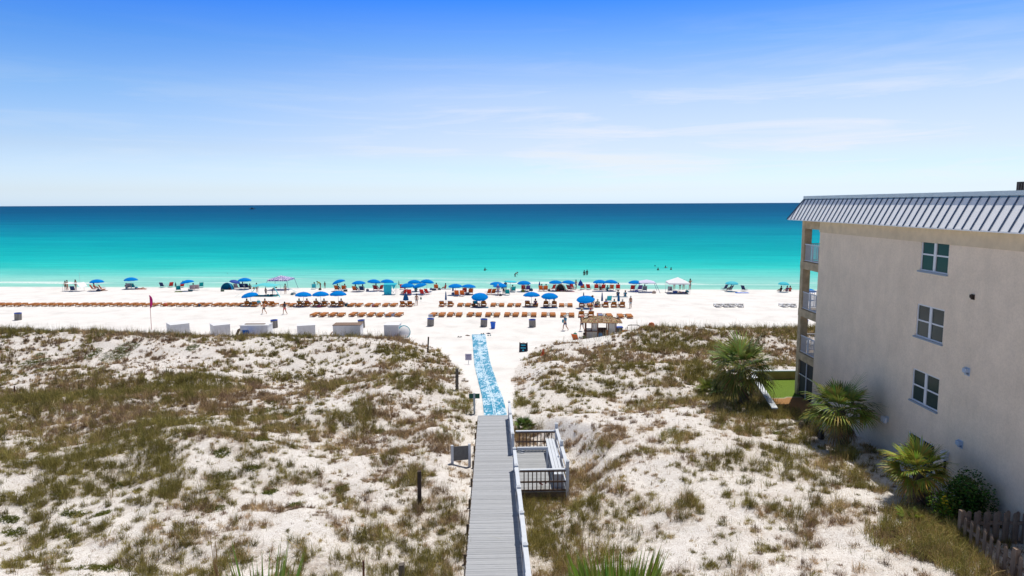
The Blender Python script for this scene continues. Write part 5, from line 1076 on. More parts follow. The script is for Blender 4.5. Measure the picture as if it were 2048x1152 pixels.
# people resting on loungers
wc = [(.05,.30,.32),(.12,.05,.15),(.04,.05,.10),(.05,.30,.55),(.20,.15,.18),(.06,.10,.25),(.35,.3,.3)]
for i, side, skin, hair, c, hat in [(18,0,'tan','dark',(.35,.38,.36),None),(18,1,'light','dark',(.40,.10,.35),None),(19,0,'brown','dark',(.10,.09,.12),None),(19,1,'tan','dark',(.05,.35,.50),None),(20,1,'tan','brown',(.06,.20,.30),None),(15,0,'brown','dark',(.05,.10,.16),None),(16,0,'tan','brown',(.3,.12,.08),None),
      (27,1,'brown','brown',(.16,.10,.09),None),(30,1,'tan','dark',(.10,.06,.35),None),(31,0,'tan','brown',(.05,.12,.35),None),(31,1,'brown','dark',(.12,.04,.05),None),(34,0,'light','white',(.38,.38,.30),(.5,.5,.45)),(34,1,'tan','dark',(.04,.08,.45),None),(35,0,'light','brown',(.05,.45,.50),None),(35,1,'tan','white',(.40,.38,.36),(.5,.5,.47)),(33,0,'brown','dark',(.1,.3,.3),None)]:
    q_ = FARP[i][1][side]; person(q_+Vector((0,-.05,.36)), 'recline' if (i+side)%2 else 'recline2', f'person reclining on the {("left","right")[side]} lounger of the {ORD[i]} far pair from the left', 0, skin, hair, (('trunks',c),('shirt',c)), 1.0, hat)
for side, hat, c in ((0,(.55,.50,.36),(.10,.35,.38)),(1,(.35,.03,.03),(.35,.50,.52))):
    q_ = NEARP[13][1][side]; person(q_+Vector((0,-.05,.36)), 'recline', ('person in a straw hat on the left lounger just behind the hut','person in a red cap on the right lounger just behind the hut')[side], 0, 'light', 'dark', (('trunks',c),('shirt',c)), 1.0, hat)
# people sitting in chairs or on the sand
for px,py,pose,rz,skin,c,lab in [(190,580,'sit',-.5,'tan',(.55,.10,.05),'person lying back in the orange chair under the leftmost umbrella'),(203,582,'lie',-1.4,'tan',(.35,.05,.03),'sunbather stretched out right of the leftmost umbrella'),(253,577,'sitgnd',.2,'light',(.12,.10,.16),'person in dark clothes on the sand at the second umbrella'),
  (281,578.5,'lie',-1.3,'light',(.35,.15,.20),'sunbather lying on a pale towel right of the second umbrella'),(387,580,'sit',.5,'tan',(.30,.06,.10),'person sitting in the striped chair at left'),(366,575,'sit',.7,'tan',(.02,.10,.14),'person in the red chair behind the green umbrella'),(486.5,577.5,'sit',0,'tan',(.03,.1,.3),'person in the left dark chair by the dome tent'),
  (461,578,'lie',1.2,'tan',(.45,.05,.05),'sunbather in red at the mouth of the dome tent'),(500,578,'sitgnd',.3,'light',(.05,.06,.05),'person on the sand right of the dark chairs'),(629,578,'sit',.3,'brown',(.03,.4,.45),'person in the turquoise chair right of the purple canopy'),(676,581.5,'sit',-.2,'tan',bk,'person in the left orange chair near the shade'),
  (690,581.5,'sit',.2,'brown',(.3,.05,.05),'person in the right orange chair near the shade'),(712,583,'sit',-.2,'tan',bl,'person in the orange chair left of the dark chair'),(726,583,'sit',.1,'tan',(.1,.3,.3),'person with a bright towel in the dark chair'),(753,581,'sit',-.2,'tan',(.3,.03,.03),'person in the red chair left of the cabana'),
  (809,590,'sit',1.0,'brown',(.12,.04,.03),'person in the red chair at the left of the cluster'),(832,584,'sitgnd',.2,'brown',(.02,.12,.15),'person in the shade in the middle of the cluster'),(873,579.5,'sit',0,'light',(.02,.30,.50),'sitter in a blue shirt right of the cluster'),(891,577.5,'sitgnd',1.2,'tan',(.5,.05,.06),'person in red sitting at the water edge left of centre'),
  (930,587,'sit',.2,'brown',(.12,.02,.20),'person in purple in the red chair near the centre'),(941,588,'sit',.3,'tan',(.1,.03,.03),'person in the orange chair right of the bright pair'),(1025,584,'sit',.3,'tan',(.0,.25,.25),'person in teal under the pale flat umbrella'),(1047,581,'sit',0,'tan',(.45,.05,.05),'person in the red chair right of the pale umbrella'),
  (1056,581.5,'sit',.3,'tan',(.4,.1,.25),'person in pink in the purple chair'),(1084,582,'sit',-.3,'tan',(.3,.12,.05),'person in the left brown orange chair'),(1092,582,'sit',.1,'brown',(.05,.15,.08),'person in the right brown orange chair'),(1127,583,'lie',-1.1,'light',(.55,.25,.30),'sunbather in pink lying in front of the small dark tent'),
  (1141,581,'sit',-.8,'light',(.5,.12,.2),'person in the pink red chair'),(1193,579,'sit',0,'brown',(.05,.02,.03),'person in the dark red left chair under the touching umbrellas'),(1207,579.5,'sit',.1,'brown',(.3,.03,.06),'person in the dark red right chair under the touching umbrellas'),(1200,580,'sitgnd',-.7,'light',bk,'person sitting on the sand between the dark red chairs'),
  (1215,582,'sitgnd',.2,'brown',(.03,.25,.25),'small person on a cloth under the touching umbrellas'),(1236.5,579.5,'sit',-.1,'tan',(.5,.04,.04),'person in the bright red chair'),(1289,583,'sit',0,'brown',(.14,.13,.2),'person in the grey chair under the slanted canopy'),(1236,592,'sitgnd',0,'brown',(.04,.06,.1),'person seated on the sand behind the closed umbrella at the row end'),
  (1250.5,593,'sitgnd',0,'light',(.03,.20,.30),'bare shouldered person on a blue chair cushion behind the row end'),(1363,586,'lie',1.3,'light',(.03,.1,.4),'sunbather lying under the white canopy'),(1461,582,'sit',.9,'brown',(.03,.08,.08),'person lounging below the right turquoise umbrella'),(1562,583,'sitgnd',.5,'brown',bk,'dark clothed person sitting under the umbrella near the building'),
  (1574,583,'sitgnd',.3,'tan',(.12,.05,.15),'left person of two seated right of the umbrella near the building'),(1580,583,'sitgnd',-.2,'tan',(.5,.06,.05),'right person of two seated right of the umbrella near the building'),(1167.5,684,'sitgnd',.9,'tan',(.12,.14,.06),'person half hidden by grass on the dune left of the hut')]:
    person(bpos(px,py)+Vector((0,0,.05 if pose == 'sit' else 0)), pose, lab, rz, skin, 'dark' if skin != 'light' else 'brown', (('trunks',c),('shirt',c)), 1.08)
# towels and blankets on the sand
for px,py,w,l,c,lab in [(281,579,2.2,.8,(.65,.35,.30),'pale pink towel under the sunbather right of the second umbrella'),(263,579,2.6,.9,(.10,.12,.22),'dark blanket below the second umbrella'),(357,584,1.4,.8,(.25,.28,.05),'lime towel left of the teal chair'),(530,592,4.5,1.6,(.0,.30,.32),'long teal blanket on the sand under the teal shade'),
  (1240,594,2.4,.8,(.02,.12,.20),'dark blue blanket behind the row end'),(1484,586,2.2,1.0,(.05,.15,.6),'blue patterned towel right of the turquoise umbrella'),(1356,587,3.4,1.0,(.12,.14,.2),'grey blanket in the shade of the white canopy'),(1139,583.5,1.8,.7,(.55,.2,.22),'pink towel in front of the dark small tent'),(891,578.5,2.0,.7,(.08,.16,.28),'blue grey towel under the person in red at the water'),(960,615,2.4,1.0,(.02,.14,.25),'blue mat in front of the pair under the dunes facing umbrella'),(1099,616,2.3,.9,(.02,.14,.3),'blue mat in front of the pair left of the hut')]:
    g_ = bpos(px,py); v = MB(); nxx = 8
    for i in range(nxx+1):
        for j in (0,1): v.v.append((-w/2+w*i/nxx, -l/2+l*j+.04*math.sin(i*2.1), .015+.02*abs(math.sin(i*1.7+j))))
    for i in range(nxx): v.f.append((2*i,2*i+2,2*i+3,2*i+1))
    o = v.build('beach_towel', mat('towel_%d'%px, c, .95)); o.location = g_+Vector((0,0,.02)); o.rotation_euler = (0,0,SR); tag(o, lab, 'towel')
# ------------------------------------------------------------------ tents and canopies
def W2(px, py, p):      # height above the sand of a picture point standing at distance p.y
    r_ = ray(px, py); return Vector((r_.x*p.y/r_.y-p.x, 0, CZ+r_.z*p.y/r_.y-p.z))
def sheet(v, grid):
    n0 = len(v.v); a = len(grid); b_ = len(grid[0]); v.v += [tuple(q_) for r_ in grid for q_ in r_]
    v.f += [(n0+i*b_+j, n0+i*b_+j+1, n0+(i+1)*b_+j+1, n0+(i+1)*b_+j) for i in range(a-1) for j in range(b_-1)]
def popup(px, pyb, w, h, rise, m, legm, lab, slant=0.0, val=.22):
    o = thing('pop_up_canopy', bpos(px,pyb), SR, lab, 'canopy'); v = MB(); a = w/2; n = 6
    for k in range(4):
        M = Matrix.Rotation(k*math.pi/2,4,'Z'); g_ = []
        for i in range(n+1): f = i/n; g_.append([M @ Vector((a*f*(2*j/n-1), -a*f, h+rise*((1-f)**1.0)+.0)) for j in range(n+1)])
        g_.append([q_-Vector((0,0,val)) for q_ in g_[-1]]); sheet(v, g_)
    v.build('roof', m, o); al = a+slant
    for sx in (-1,1):
        for sy in (-1,1): MB().tube([(sx*a*.97,sy*a*.97,h-.02),(sx*al,sy*al,-.1)], .035, 6).build('leg', legm, o)
    u = MB(); c4 = [(-a*.97,-a*.97,h-.05),(a*.97,-a*.97,h-.05),(a*.97,a*.97,h-.05),(-a*.97,a*.97,h-.05)]
    for i in range(4): u.tube([c4[i],c4[(i+1)%4]], .02, 5)
    u.build('truss', legm, o); return o
wcan = mat('white_canopy_fabric', (.80,.80,.82), .8); lav = mat('pale_lavender_fabric', (.62,.60,.78), .8); legg = mat('grey_steel_leg', (.45,.47,.52), .5); legb = mat('blue_grey_leg', (.16,.22,.34), .6)
popup(1355,586,3.5,1.85,.85,wcan,mat('white_leg',(.7,.7,.7),.5),'white pop-up canopy with four legs and people behind it')
popup(1293,584,2.7,1.75,.42,lav,legb,'pale lavender canopy with outward slanting blue legs',.75,.12)
g_ = bpos(1290,583); v = MB(); v.box(-.33,.33,-.04,.04,1.15,1.62); o = v.build('hanging_pouch', um_d); o.location = g_+Vector((.35,.9,.1)); tag(o, 'navy pouch hanging under the lavender canopy', 'pouch')
# patterned canopy behind the teal shade
pm_ = bpy.data.materials.new('purple_patterned_fabric'); pm_.use_nodes = True; t = pm_.node_tree; b = t.nodes['Principled BSDF']; oc = t.nodes.new('ShaderNodeTexCoord').outputs['Object']
vo = nd(t, 'ShaderNodeTexVoronoi', i_Scale=4.5); t.links.new(oc, vo.inputs['Vector']); t.links.new(ramp(t, vo.outputs['Distance'], [(.0,(.16,.12,.38)),(.45,(.22,.18,.45)),(.55,(.62,.60,.72))], 'CONSTANT'), b.inputs['Base Color'])
popup(563,579,3.6,1.95,.62,pm_,legb,'purple and white patterned canopy behind the teal shade',.45,.25)
# teal shade sail with long guy straps
o = thing('teal_beach_shade', bpos(530,591), SR, 'teal stretched fabric beach shade with long slanting straps', 'beach shade'); tealf = mat('teal_stretch_fabric', (.10,.55,.60), .8)
v = MB(); g_ = []
for i in range(9):
    f = i/8; g_.append([Vector((-1.7+3.9*f, -1.5+3.0*j/4, 1.72+.38*math.sin(f*math.pi)*(1-.6*abs(j/2-1)) - .18*(abs(j/2-1)>.9)*math.sin(f*math.pi*2)**2)) for j in range(5)])
sheet(v, g_); sheet(v, [[q_-Vector((0,0,.02)) for q_ in r_] for r_ in g_]); v.build('canopy', tealf, o, True)
for a, b_ in (((-1.7,-1.5,1.72),(-4.1,-2.2,0)),((-1.7,1.5,1.72),(-3.4,2.2,0)),((2.2,-1.5,1.72),(3.6,-2.4,0)),((2.2,1.5,1.72),(4.6,2.2,.3))): 
    v = MB(); v.bar(a, b_, .16, .02); v.build('strap', tealf, o)
for a in ((-1.65,-1.4),(-1.65,1.4),(2.15,-1.4),(2.15,1.4)): MB().tube([(a[0],a[1],-.1),(a[0],a[1],1.74)], .022, 6).build('pole', legg, o)
for k in range(7):
    v = MB(); rx, ry, rz_ = random.uniform(.2,.36), random.uniform(.15,.25), random.uniform(.15,.3); v.lathe([(0,0),(.9,.02),(1,.5),(.8,.95),(0,1)], 8, Matrix.Diagonal((rx,ry,rz_,1)))
    c = [(.03,.10,.25),(.02,.25,.28),(.45,.08,.05),(.05,.05,.06),(.25,.2,.3),(.02,.16,.4),(.35,.3,.2)][k]; ob = v.build('beach_bag', mat('bag_%d'%k, c, .8)); ob.location = loc2(bpos(530,591), SR, .2+k*.36, -.5+.4*(k%3)); tag(ob, ['navy','teal','orange red','black','lilac','cobalt','tan'][k]+' bag lying under the teal shade', 'bag')
# low white canopy far left
o = thing('low_white_canopy', bpos(150,582), SR, 'low white sheet canopy on thin poles at far left near the water', 'canopy'); v = MB(); g_ = []
for i in range(9): f = i/8; g_.append([Vector((-1.6+2.7*f, -1.0+2.0*j/4, 1.45-.14*math.sin(f*math.pi)+.08*math.cos(j*1.5))) for j in range(5)])
g_.append([Vector((1.75,-1.0+2.0*j/4,.75)) for j in range(5)]); sheet(v, g_); v.build('sheet', wcan, o, True)
for a in ((-1.55,-.95),(-1.55,.95),(1.05,-.95),(1.05,.95)): MB().tube([(a[0],a[1],-.1),(a[0],a[1],1.5)], .02, 6).build('pole', legg, o)
chair(147,583,'navy','dark chair under the low white canopy',.3)
g_ = bpos(161,577); v = MB(); v.tube([(0,0,-.2),(.0,0,3.0)], .018, 6); o = v.build('fishing_rod', legg); o.location = g_; tag(o, 'thin upright fishing rod beside the low white canopy', 'fishing rod')
# teal cabana tent
o = thing('cabana_tent', bpos(780,589), SR+.1, 'bright turquoise box shaped cabana tent with an open side flap', 'tent'); cf = mat('turquoise_cabana_fabric', (.02,.48,.62), .8, .1, 2)
v = MB(); a, d_, h = .85, .8, 1.75
sheet(v, [[Vector((-a-.05+.03*math.sin(j*2),-d_,h*j/4)) for j in range(5)],[Vector((-.1,-d_-.04,h*j/4)) for j in range(5)],[Vector((.35+.1*j/4,-d_,h*j/4)) for j in range(5)]])
sheet(v, [[Vector((-a,-d_,h*j/4)) for j in range(5)],[Vector((-a,d_,h*j/4)) for j in range(5)]]); v.build('side_wall', cf, o)
v = MB(); sheet(v, [[Vector((x,y,h+.22-.22*abs(y/d_)-.03*abs(x))) for y in np.linspace(-d_,d_,5)] for x in np.linspace(-a-.05,a+.35,5)]); v.build('roof', cf, o)
v = MB(); v.add([(.4,-d_,h),(a+.3,-d_,h),(.75,-d_-.02,h-.8)],[(0,1,2)]); v.build('flap', cf, o)
v = MB(); v.tube([(a+.2,-d_,-.1),(a+.2,-d_,h)],.02,5); v.tube([(a+.2,d_,-.1),(a+.2,d_,h)],.02,5); v.tube([(.25,-d_,.0),(a+.15,-d_+.1,.85)],.02,5); v.tube([(a+.1,-d_,.0),(.35,-d_+.1,.85)],.02,5); v.build('frame', legg, o)
# dome tents
def dome(px, py, rx, ry, h, m, lab, m2, openc):
    o = thing('beach_tent', bpos(px,py), SR, lab, 'tent'); v = MB(); g_ = []
    for i in range(7):
        e = i/6*math.pi/2; g_.append([Vector((rx*math.cos(e)*math.cos(a_), ry*math.cos(e)*math.sin(a_), h*math.sin(e))) for a_ in np.linspace(-.6,3.75,15)])
    sheet(v, g_); v.build('shell', m, o, True)
    w = MB(); w.tube([g_[i][0] for i in range(7)], .03, 5); w.tube([g_[i][14] for i in range(7)], .03, 5); w.build('hoops', m2, o)
    w = MB(); w.lathe([(0,.02),(rx*.8,.03)], 12, Matrix.Diagonal((1,ry/rx,1,1))); w.build('floor', openc, o); return o
dome(455,579,1.2,.9,1.25,mat('sea_blue_tent', (.0,.24,.42), .7),'blue dome tent on the waterline behind the navy umbrella',um_d,mat('tent_floor',(.08,.1,.16),.8))
dome(1121,583,.95,.7,1.35,mat('charcoal_tent', (.06,.07,.07), .7),'small charcoal arched tent between two umbrellas',pole_m,mat('pale_tent_floor',(.25,.28,.28),.8))
# ------------------------------------------------------------------ feather flag
g_ = bpos(303,659); o = thing('feather_flag', g_, 0, 'tall pink feather flag on a thin pole at left', 'flag'); tv = W2(305,590,g_).z; bv = W2(305,616,g_).z
MB().tube([(0,0,-.2),(.03,0,bv),(.05,0,tv-.4),(.0,0,tv)], [.03,.025,.015,.008], 6).build('pole', mat('red_pole',(.35,.04,.06),.5), o)
v = MB(); n = 10; 
for i in range(n+1): f = i/n; z = bv+(tv-bv)*f; w = .36*math.sin(math.pi*(.04+.92*(1-f)**.8))**.7; v.v += [(.02,.0,z),(.02+w*.5,.05*math.sin(i),z-.02),(.02+w,.0,z-.05)]
for i in range(n): v.f += [(3*i,3*i+1,3*i+4,3*i+3),(3*i+1,3*i+2,3*i+5,3*i+4)]
v.build('flag_cloth', mat('pink_flag_cloth', (.62,.02,.20), .8, .25, 1.2), o)
# ------------------------------------------------------------------ bins
slat_m = attr_mat('bin_slat_wood','tint',.85); blue_pl = mat('blue_plastic', (.01,.07,.45), .4)
def bin_proto():
    o = bpy.data.objects.new('slatted_bin', None); COL.objects.link(o); v = MB(); n = 18
    for k in range(n): a = k*2*math.pi/n; M = Matrix.Rotation(a,4,'Z'); g = rr.uniform(.8,1.15); v.box(.36,.385,-.045,.045,.02,.90,M,c=(.36*g,.33*g,.30*g))
    v.build('slats', slat_m, o); MB().lathe([(.345,.0),(.345,.88),(.30,.88),(.30,.5),(0,.5)], 20).build('liner', mat('dark_bin_liner',(.03,.035,.05),.7), o)
    MB().lathe([(.40,.86),(.40,.92),(.30,.93),(.30,.88)], 20).build('rim', blue_pl, o); return o
for px,py,lab in [(36.5,640,'slatted wooden bin furthest left on the sand'),(549,655,'slatted wooden bin right of the white box with the blue chair'),(723.5,655,'slatted wooden bin behind the brown lidded white box'),(861,652,'slatted wooden bin alone left of the blue mat'),(967.5,653,'slatted wooden bin beside the blue plastic bin'),(1065,654,'slatted wooden bin below the near lounger row right of centre'),(1608,655,'slatted wooden bin seen through the balcony')]:
    o = proto('bin', bin_proto); place(o, bpos(px,py), random.uniform(0,1), lab, 'bin', 'slatted bins on the beach'); o.rotation_euler = (random.uniform(-.03,.03),random.uniform(-.05,.05),random.uniform(0,1)); o.scale = (1.05,1.05,1.02)
o = thing('plastic_bin', bpos(986,657), 0, 'bright blue plastic bin with a wide rim', 'bin')
MB().lathe([(0,0),(.23,0),(.30,.72),(.27,.72),(.21,.05),(0,.05)], 20).build('body', mat('royal_blue_plastic', (.0,.12,.62), .4), o); MB().lathe([(.295,.70),(.335,.70),(.335,.78),(.295,.80)], 20).build('rim', mat('royal_blue_plastic',(0,0,0)), o)
MB().box(-.12,.10,-.292,-.280,.42,.55, Matrix.Rotation(-.1,4,'X')).build('sticker', wcan, o)
# ------------------------------------------------------------------ white storage boxes
wb_m = mat('white_box_panels', (.88,.88,.88), .6, .05, 3)
def sbox(px, pyb, w, d_, h, rz, lab, lid=None, slope=0.0):
    g_ = bpos(px, pyb); o = thing('storage_box', g_, rz, lab, 'storage box'); v = MB()
    A = [(-w/2,-d_/2),(w/2,-d_/2),(w/2,d_/2),(-w/2,d_/2)]; hh = [h,h,h+slope,h+slope]
    v.add([(x,y,-.3) for x,y in A]+[(x,y,z) for (x,y),z in zip(A,hh)], [(0,1,5,4),(1,2,6,5),(2,3,7,6),(3,0,4,7),(3,2,1,0)])
    n = max(3,int(w/.42))
    for k in range(1,n): x = -w/2+w*k/n; v.box(x-.008,x+.008,-d_/2-.012,-d_/2-.001,0,h-.02)
    for k in range(1,max(2,int(d_/.42))): y = -d_/2+d_*k/max(2,int(d_/.42)); v.box(w/2+.001,w/2+.012,y-.008,y+.008,0,h-.02); v.box(-w/2-.012,-w/2-.001,y-.008,y+.008,0,h-.02)
    v.build('body', wb_m, o)
    A2 = [(x*1.03,y*1.03) for x,y in A]; v = MB(); v.add([(x,y,z+.004) for (x,y),z in zip(A2,hh)]+[(x,y,z+.06) for (x,y),z in zip(A2,hh)], [(0,1,5,4),(1,2,6,5),(2,3,7,6),(3,0,4,7),(4,5,6,7),(3,2,1,0)]); v.build('lid', lid or mat('white_box_lid', (.78,.78,.78), .5), o)
    return o
brownlid = mat('brown_plywood', (.22,.15,.11), .8)
sbox(357,672.5,1.9,2.1,1.45,.68,'plain white storage box furthest left behind the dune')
sbox(441,672.5,1.7,1.9,1.35,.62,'second plain white storage box from the left')
sbox(514,673,3.0,1.7,1.35,.02,'long white storage box with a blue chair leaning on it',None)
g_ = bpos(508,672); MB()
v = MB(); v.box(-1.2,1.0,-.3,.1,1.43,1.47); o = v.build('plywood_strip', brownlid); o.location = bpos(514,673); tag(o, 'dark plywood strip lying on the long white storage box', 'plywood')
sbox(613,672.5,1.9,1.7,1.30,.3,'white storage box with a raised lid right of the first bin')
sbox(697,672.5,3.0,1.7,1.35,.03,'long white storage box with a brown lid', brownlid)
sbox(786,673.5,1.6,1.7,1.40,-.02,'white storage box beside the round white hoop at the dune end')
g_ = bpos(482,674); v = MB(); v.bar((-.5,0,0),(0,0,1.0),.9,.04,up=(1,0,0)); o = v.build('plywood_board', brownlid); o.location = g_+Vector((.0,-.3,0)); tag(o, 'brown board leaning on the left end of the long white box', 'board')
g_ = bpos(666,673); v = MB(); v.bar((-.4,0,0),(0,0,.55),.6,.04,up=(1,0,0)); o = v.build('plywood_board', mat('red_brown_board', (.28,.09,.05), .8)); o.location = g_+Vector((.0,-.2,0)); tag(o, 'red brown board leaning on the brown lidded box', 'board')
# round white drum with teal rim beside the last box
g_ = bpos(808,674.5); o = thing('paddle_board_stack', g_, .5, 'round white disc with a teal rim standing against the last storage box', 'disc')
Mx = Matrix.Translation((0,-.1,.62)) @ Matrix.Rotation(R(72),4,'X'); v = MB(); v.lathe([(0,.10),(.6,.09),(.66,.0),(.6,-.09),(0,-.1)], 28, Mx); v.build('disc', mat('white_box_lid',(0,0,0)), o, True)
v = MB(); v.lathe([(.64,.05),(.72,.03),(.74,-.03),(.66,-.08)], 28, Mx); v.build('rim', mat('teal_rim', (.02,.33,.42), .6), o)
# ------------------------------------------------------------------ A-frame sign and cone
g_ = bpos(1047,711.5); o = thing('a_frame_sign', g_, -.15, 'black folding A-frame sign with turquoise and white panels', 'sign'); bm_ = mat('black_sign_plastic', (.012,.012,.03), .5)
def afr(sgn_):
    M = Matrix.Translation((0,sgn_*.30,0)) @ Matrix.Rotation(-sgn_*R(-14) if sgn_ > 0 else R(-14),4,'X'); return M
hS = 1.28; wS = .40
for s_ in (-1,1):
    M = Matrix.Translation((0,s_*.32,0)) @ Matrix.Rotation(s_*R(14),4,'X'); v = MB(); v.box(-wS,wS,-.02,.02,0,hS,M); v.box(-wS,-wS+.1,-.02,.02,hS,hS+.07,M); v.box(wS-.1,wS,-.02,.02,hS,hS+.07,M); v.build('board', bm_, o)
M = Matrix.Translation((0,-.32,0)) @ Matrix.Rotation(-R(14),4,'X')
cy = mat('cyan_lettering', (.05,.50,.68), .6); wt = mat('white_lettering', (.7,.72,.75), .6); pu = mat('purple_lettering', (.22,.14,.40), .6)
v = MB(); 
for z0_, z1_, hw_ in ((1.02,1.14,.22),(.76,.88,.24)):
    n_ = 5; 
    for k in range(n_): x = -hw_+2*hw_*k/n_; v.box(x,x+2*hw_/n_*.8,-.028,-.022,z0_,z1_,M); 
v.lathe([(0,0),(.085,0)], 12, M @ Matrix.Translation((0,-.026,.58)) @ Matrix.Rotation(R(90),4,'X')); v.build('lettering', cy, o)
v = MB(); v.box(-.20,-.03,-.028,-.022,.30,.42,M); v.box(.03,.22,-.028,-.022,.30,.42,M); v.build('lettering', wt, o); v = MB(); v.box(-.24,.24,-.028,-.022,.10,.16,M); v.build('lettering', pu, o)
v = MB(); v.tube([M @ Vector(q_) for q_ in ((-.1,0,hS),(-.08,0,hS+.06),(.08,0,hS+.06),(.1,0,hS))], .018, 6); v.build('handle', mat('red_handle',(.35,.06,.05),.6), o)
g_ = march(1086,712); o = thing('traffic_cone', g_, .2, 'small orange traffic cone on the sand below the right dune', 'cone'); cn = mat('orange_cone_rubber', (.72,.10,.02), .6)
MB().lathe([(.17,.03),(.03,.62),(0,.63)], 16).build('cone', cn, o); MB().lathe([(.115,.22),(.086,.36)], 16, rad=lambda k: 1.03).build('reflective_band', wt, o); MB().box(-.2,.2,-.2,.2,0,.03).build('base', cn, o)
# ------------------------------------------------------------------ thatched hut
hb = bpos(1203,678); hz = 0.05; o = thing('thatched_hut', Vector((hb.x,hb.y,hz)), SR+.0, 'small thatched beach hut with pale plank walls and brown corner posts', 'hut')
pw = mat('pale_plank_wall', (.50,.48,.45), .85, .15, 3, stretch=(8,8,1)); bp_ = mat('reddish_brown_post', (.17,.075,.045), .7)
w2, d2, eh = 1.72, 1.1, 1.95
for x in (-w2,-w2+.62 if False else -.48,.62,w2-.28):
    for y in (-d2,d2): MB().box(x-.055,x+.055,y-.055,y+.055,-.4,eh+.1).build('post', bp_, o)
def planks(v, x0,x1,y,z0_,z1_):
    n_ = max(2,int((x1-x0)/.2)); 
    for k in range(n_): v.box(x0+(x1-x0)*k/n_+.006, x0+(x1-x0)*(k+1)/n_-.006, y-.02, y+.02, z0_, z1_)
v = MB(); planks(v,-w2,-.55,-d2,-.3,1.02); planks(v,-1.12,-.54,-d2,1.06,eh); planks(v,.68,w2-.34,-d2,1.06,eh); planks(v,.68,1.1,-d2,-.3,1.02); v.build('wall', pw, o)
v = MB(); planks(v,-w2+.1,-.6,d2,-.3,1.0); planks(v,.7,w2-.3,d2,-.3,1.0); v.build('wall', pw, o)
v = MB(); v.box(-w2-.05,w2-.2,-d2-.05,-d2+.05,eh,eh+.1); v.box(-w2-.05,w2-.2,d2-.05,d2+.05,eh,eh+.1); v.box(-w2-.05,-w2+.05,-d2,d2,eh,eh+.1); v.box(w2-.3,w2-.2,-d2,d2,eh,eh+.1); v.build('eave_beam', bp_, o); MB().box(-w2-.22,-.5,-d2-.3,-d2+.3,1.06,1.10).build('counter_shelf', bp_, o); MB().box(-1.16,-1.08,-d2-.05,-d2+.03,1.10,eh).build('mullion', bp_, o)
v = MB(); v.box(-.45,.58,d2-.6,d2-.2,.0,1.12); v.build('counter', mat('dark_hut_counter', (.09,.04,.03), .8), o)
v = MB(); v.lathe([(.0,-.32),(.17,-.28),(.22,0),(.17,.28),(0,.32)], 12, Matrix.Translation((-.2,-d2-.1,.62))); v.build('blue_float', mat('blue_float_vinyl', (.0,.16,.38), .5), o, True)
v = MB(); v.box(.42,.56,-d2-.16,-d2-.11,-.3,1.25); v.build('surf_board', mat('orange_board', (.45,.15,.04), .6), o)
rg_ = random.Random(9); v = MB(); th_c = [(.42,.29,.17),(.27,.17,.095),(.52,.39,.25),(.16,.10,.06)]
ew, ed, rh, rx_ = w2+.42, d2+.4, .46, .85
def roofpt(u, s_):
    """u 0..1 round the eave, s_ 0 ridge..1 eave"""
    per = [(-ew,-ed),(ew-.05,-ed),(ew-.05,ed),(-ew,ed)]; rp = [(-rx_,0),(rx_,0),(rx_,0),(-rx_,0)]
    k = int(u*4)%4; f = u*4-int(u*4); a = Vector(per[k]).lerp(Vector(per[(k+1)%4]), f); r_ = Vector(rp[k]).lerp(Vector(rp[(k+1)%4]), f)
    q_ = r_.lerp(a, s_); return Vector((q_.x, q_.y, eh+.08+rh*(1-s_)**1.15))
for s_ in np.linspace(1.0,.02,15):
    for k in range(150):
        u = (k+rg_.random())/150; a = roofpt(u, max(0,s_-.16)); b_ = roofpt(u, min(1.12,s_+.09)); b_ += Vector((rg_.uniform(-.07,.07),rg_.uniform(-.07,.07),-.05+rg_.uniform(-.03,.05))); a += Vector((0,0,.05)); sd = (b_-a).cross(Vector((0,0,1))).normalized()*.05
        v.add([a-sd,a+sd,b_+sd*.7,b_-sd*.7,b_+(b_-a)*.2], [(0,1,2,3),(3,2,4)], c=tuple(q_*rg_.uniform(.7,1.2) for q_ in rg_.choice(th_c)))
for k in range(24):
    u0_, u1_ = k/24, (k+1)/24; v.add([roofpt(u0_,0),roofpt(u1_-1e-6,0),roofpt(u1_-1e-6,1),roofpt(u0_,1)], [(0,3,2,1)], c=th_c[1])
v.build('roof', attr_mat('palm_thatch','tint',.95), o)
# umbrella base / table beside the hut, blue bag, hoop and boxes
g_ = Vector((hb.x-1.9,hb.y-1.0,0)); v = MB(); 
g2 = bpos(1237,666); o = thing('wheeled_cooler', g2, .2, 'dark cart with a blue cover at the right side of the hut', 'cart'); MB().box(-.4,.4,-.25,.25,.12,.62).build('body', mat('dark_cart',(.04,.05,.05),.7), o); MB().box(-.44,.44,-.29,.29,.625,.74).build('cover', mat('blue_cover',(.05,.12,.45),.7), o)
g2 = bpos(1267,672); o = thing('bent_pipe_frame', g2, 0, 'dark bent pipe frame arching over the dune edge right of the hut', 'pipe frame'); hh = W2(1267,650,g2).z
MB().tube([(-.72,0,-.2),(-.72,0,hh-.25),(-.6,0,hh-.04),(-.4,0,hh),(.4,0,hh),(.58,0,hh-.05),(.70,0,hh-.25),(.70,0,-.2)], .045, 8).build('pipe', mat('dark_pipe',(.07,.05,.06),.5), o)
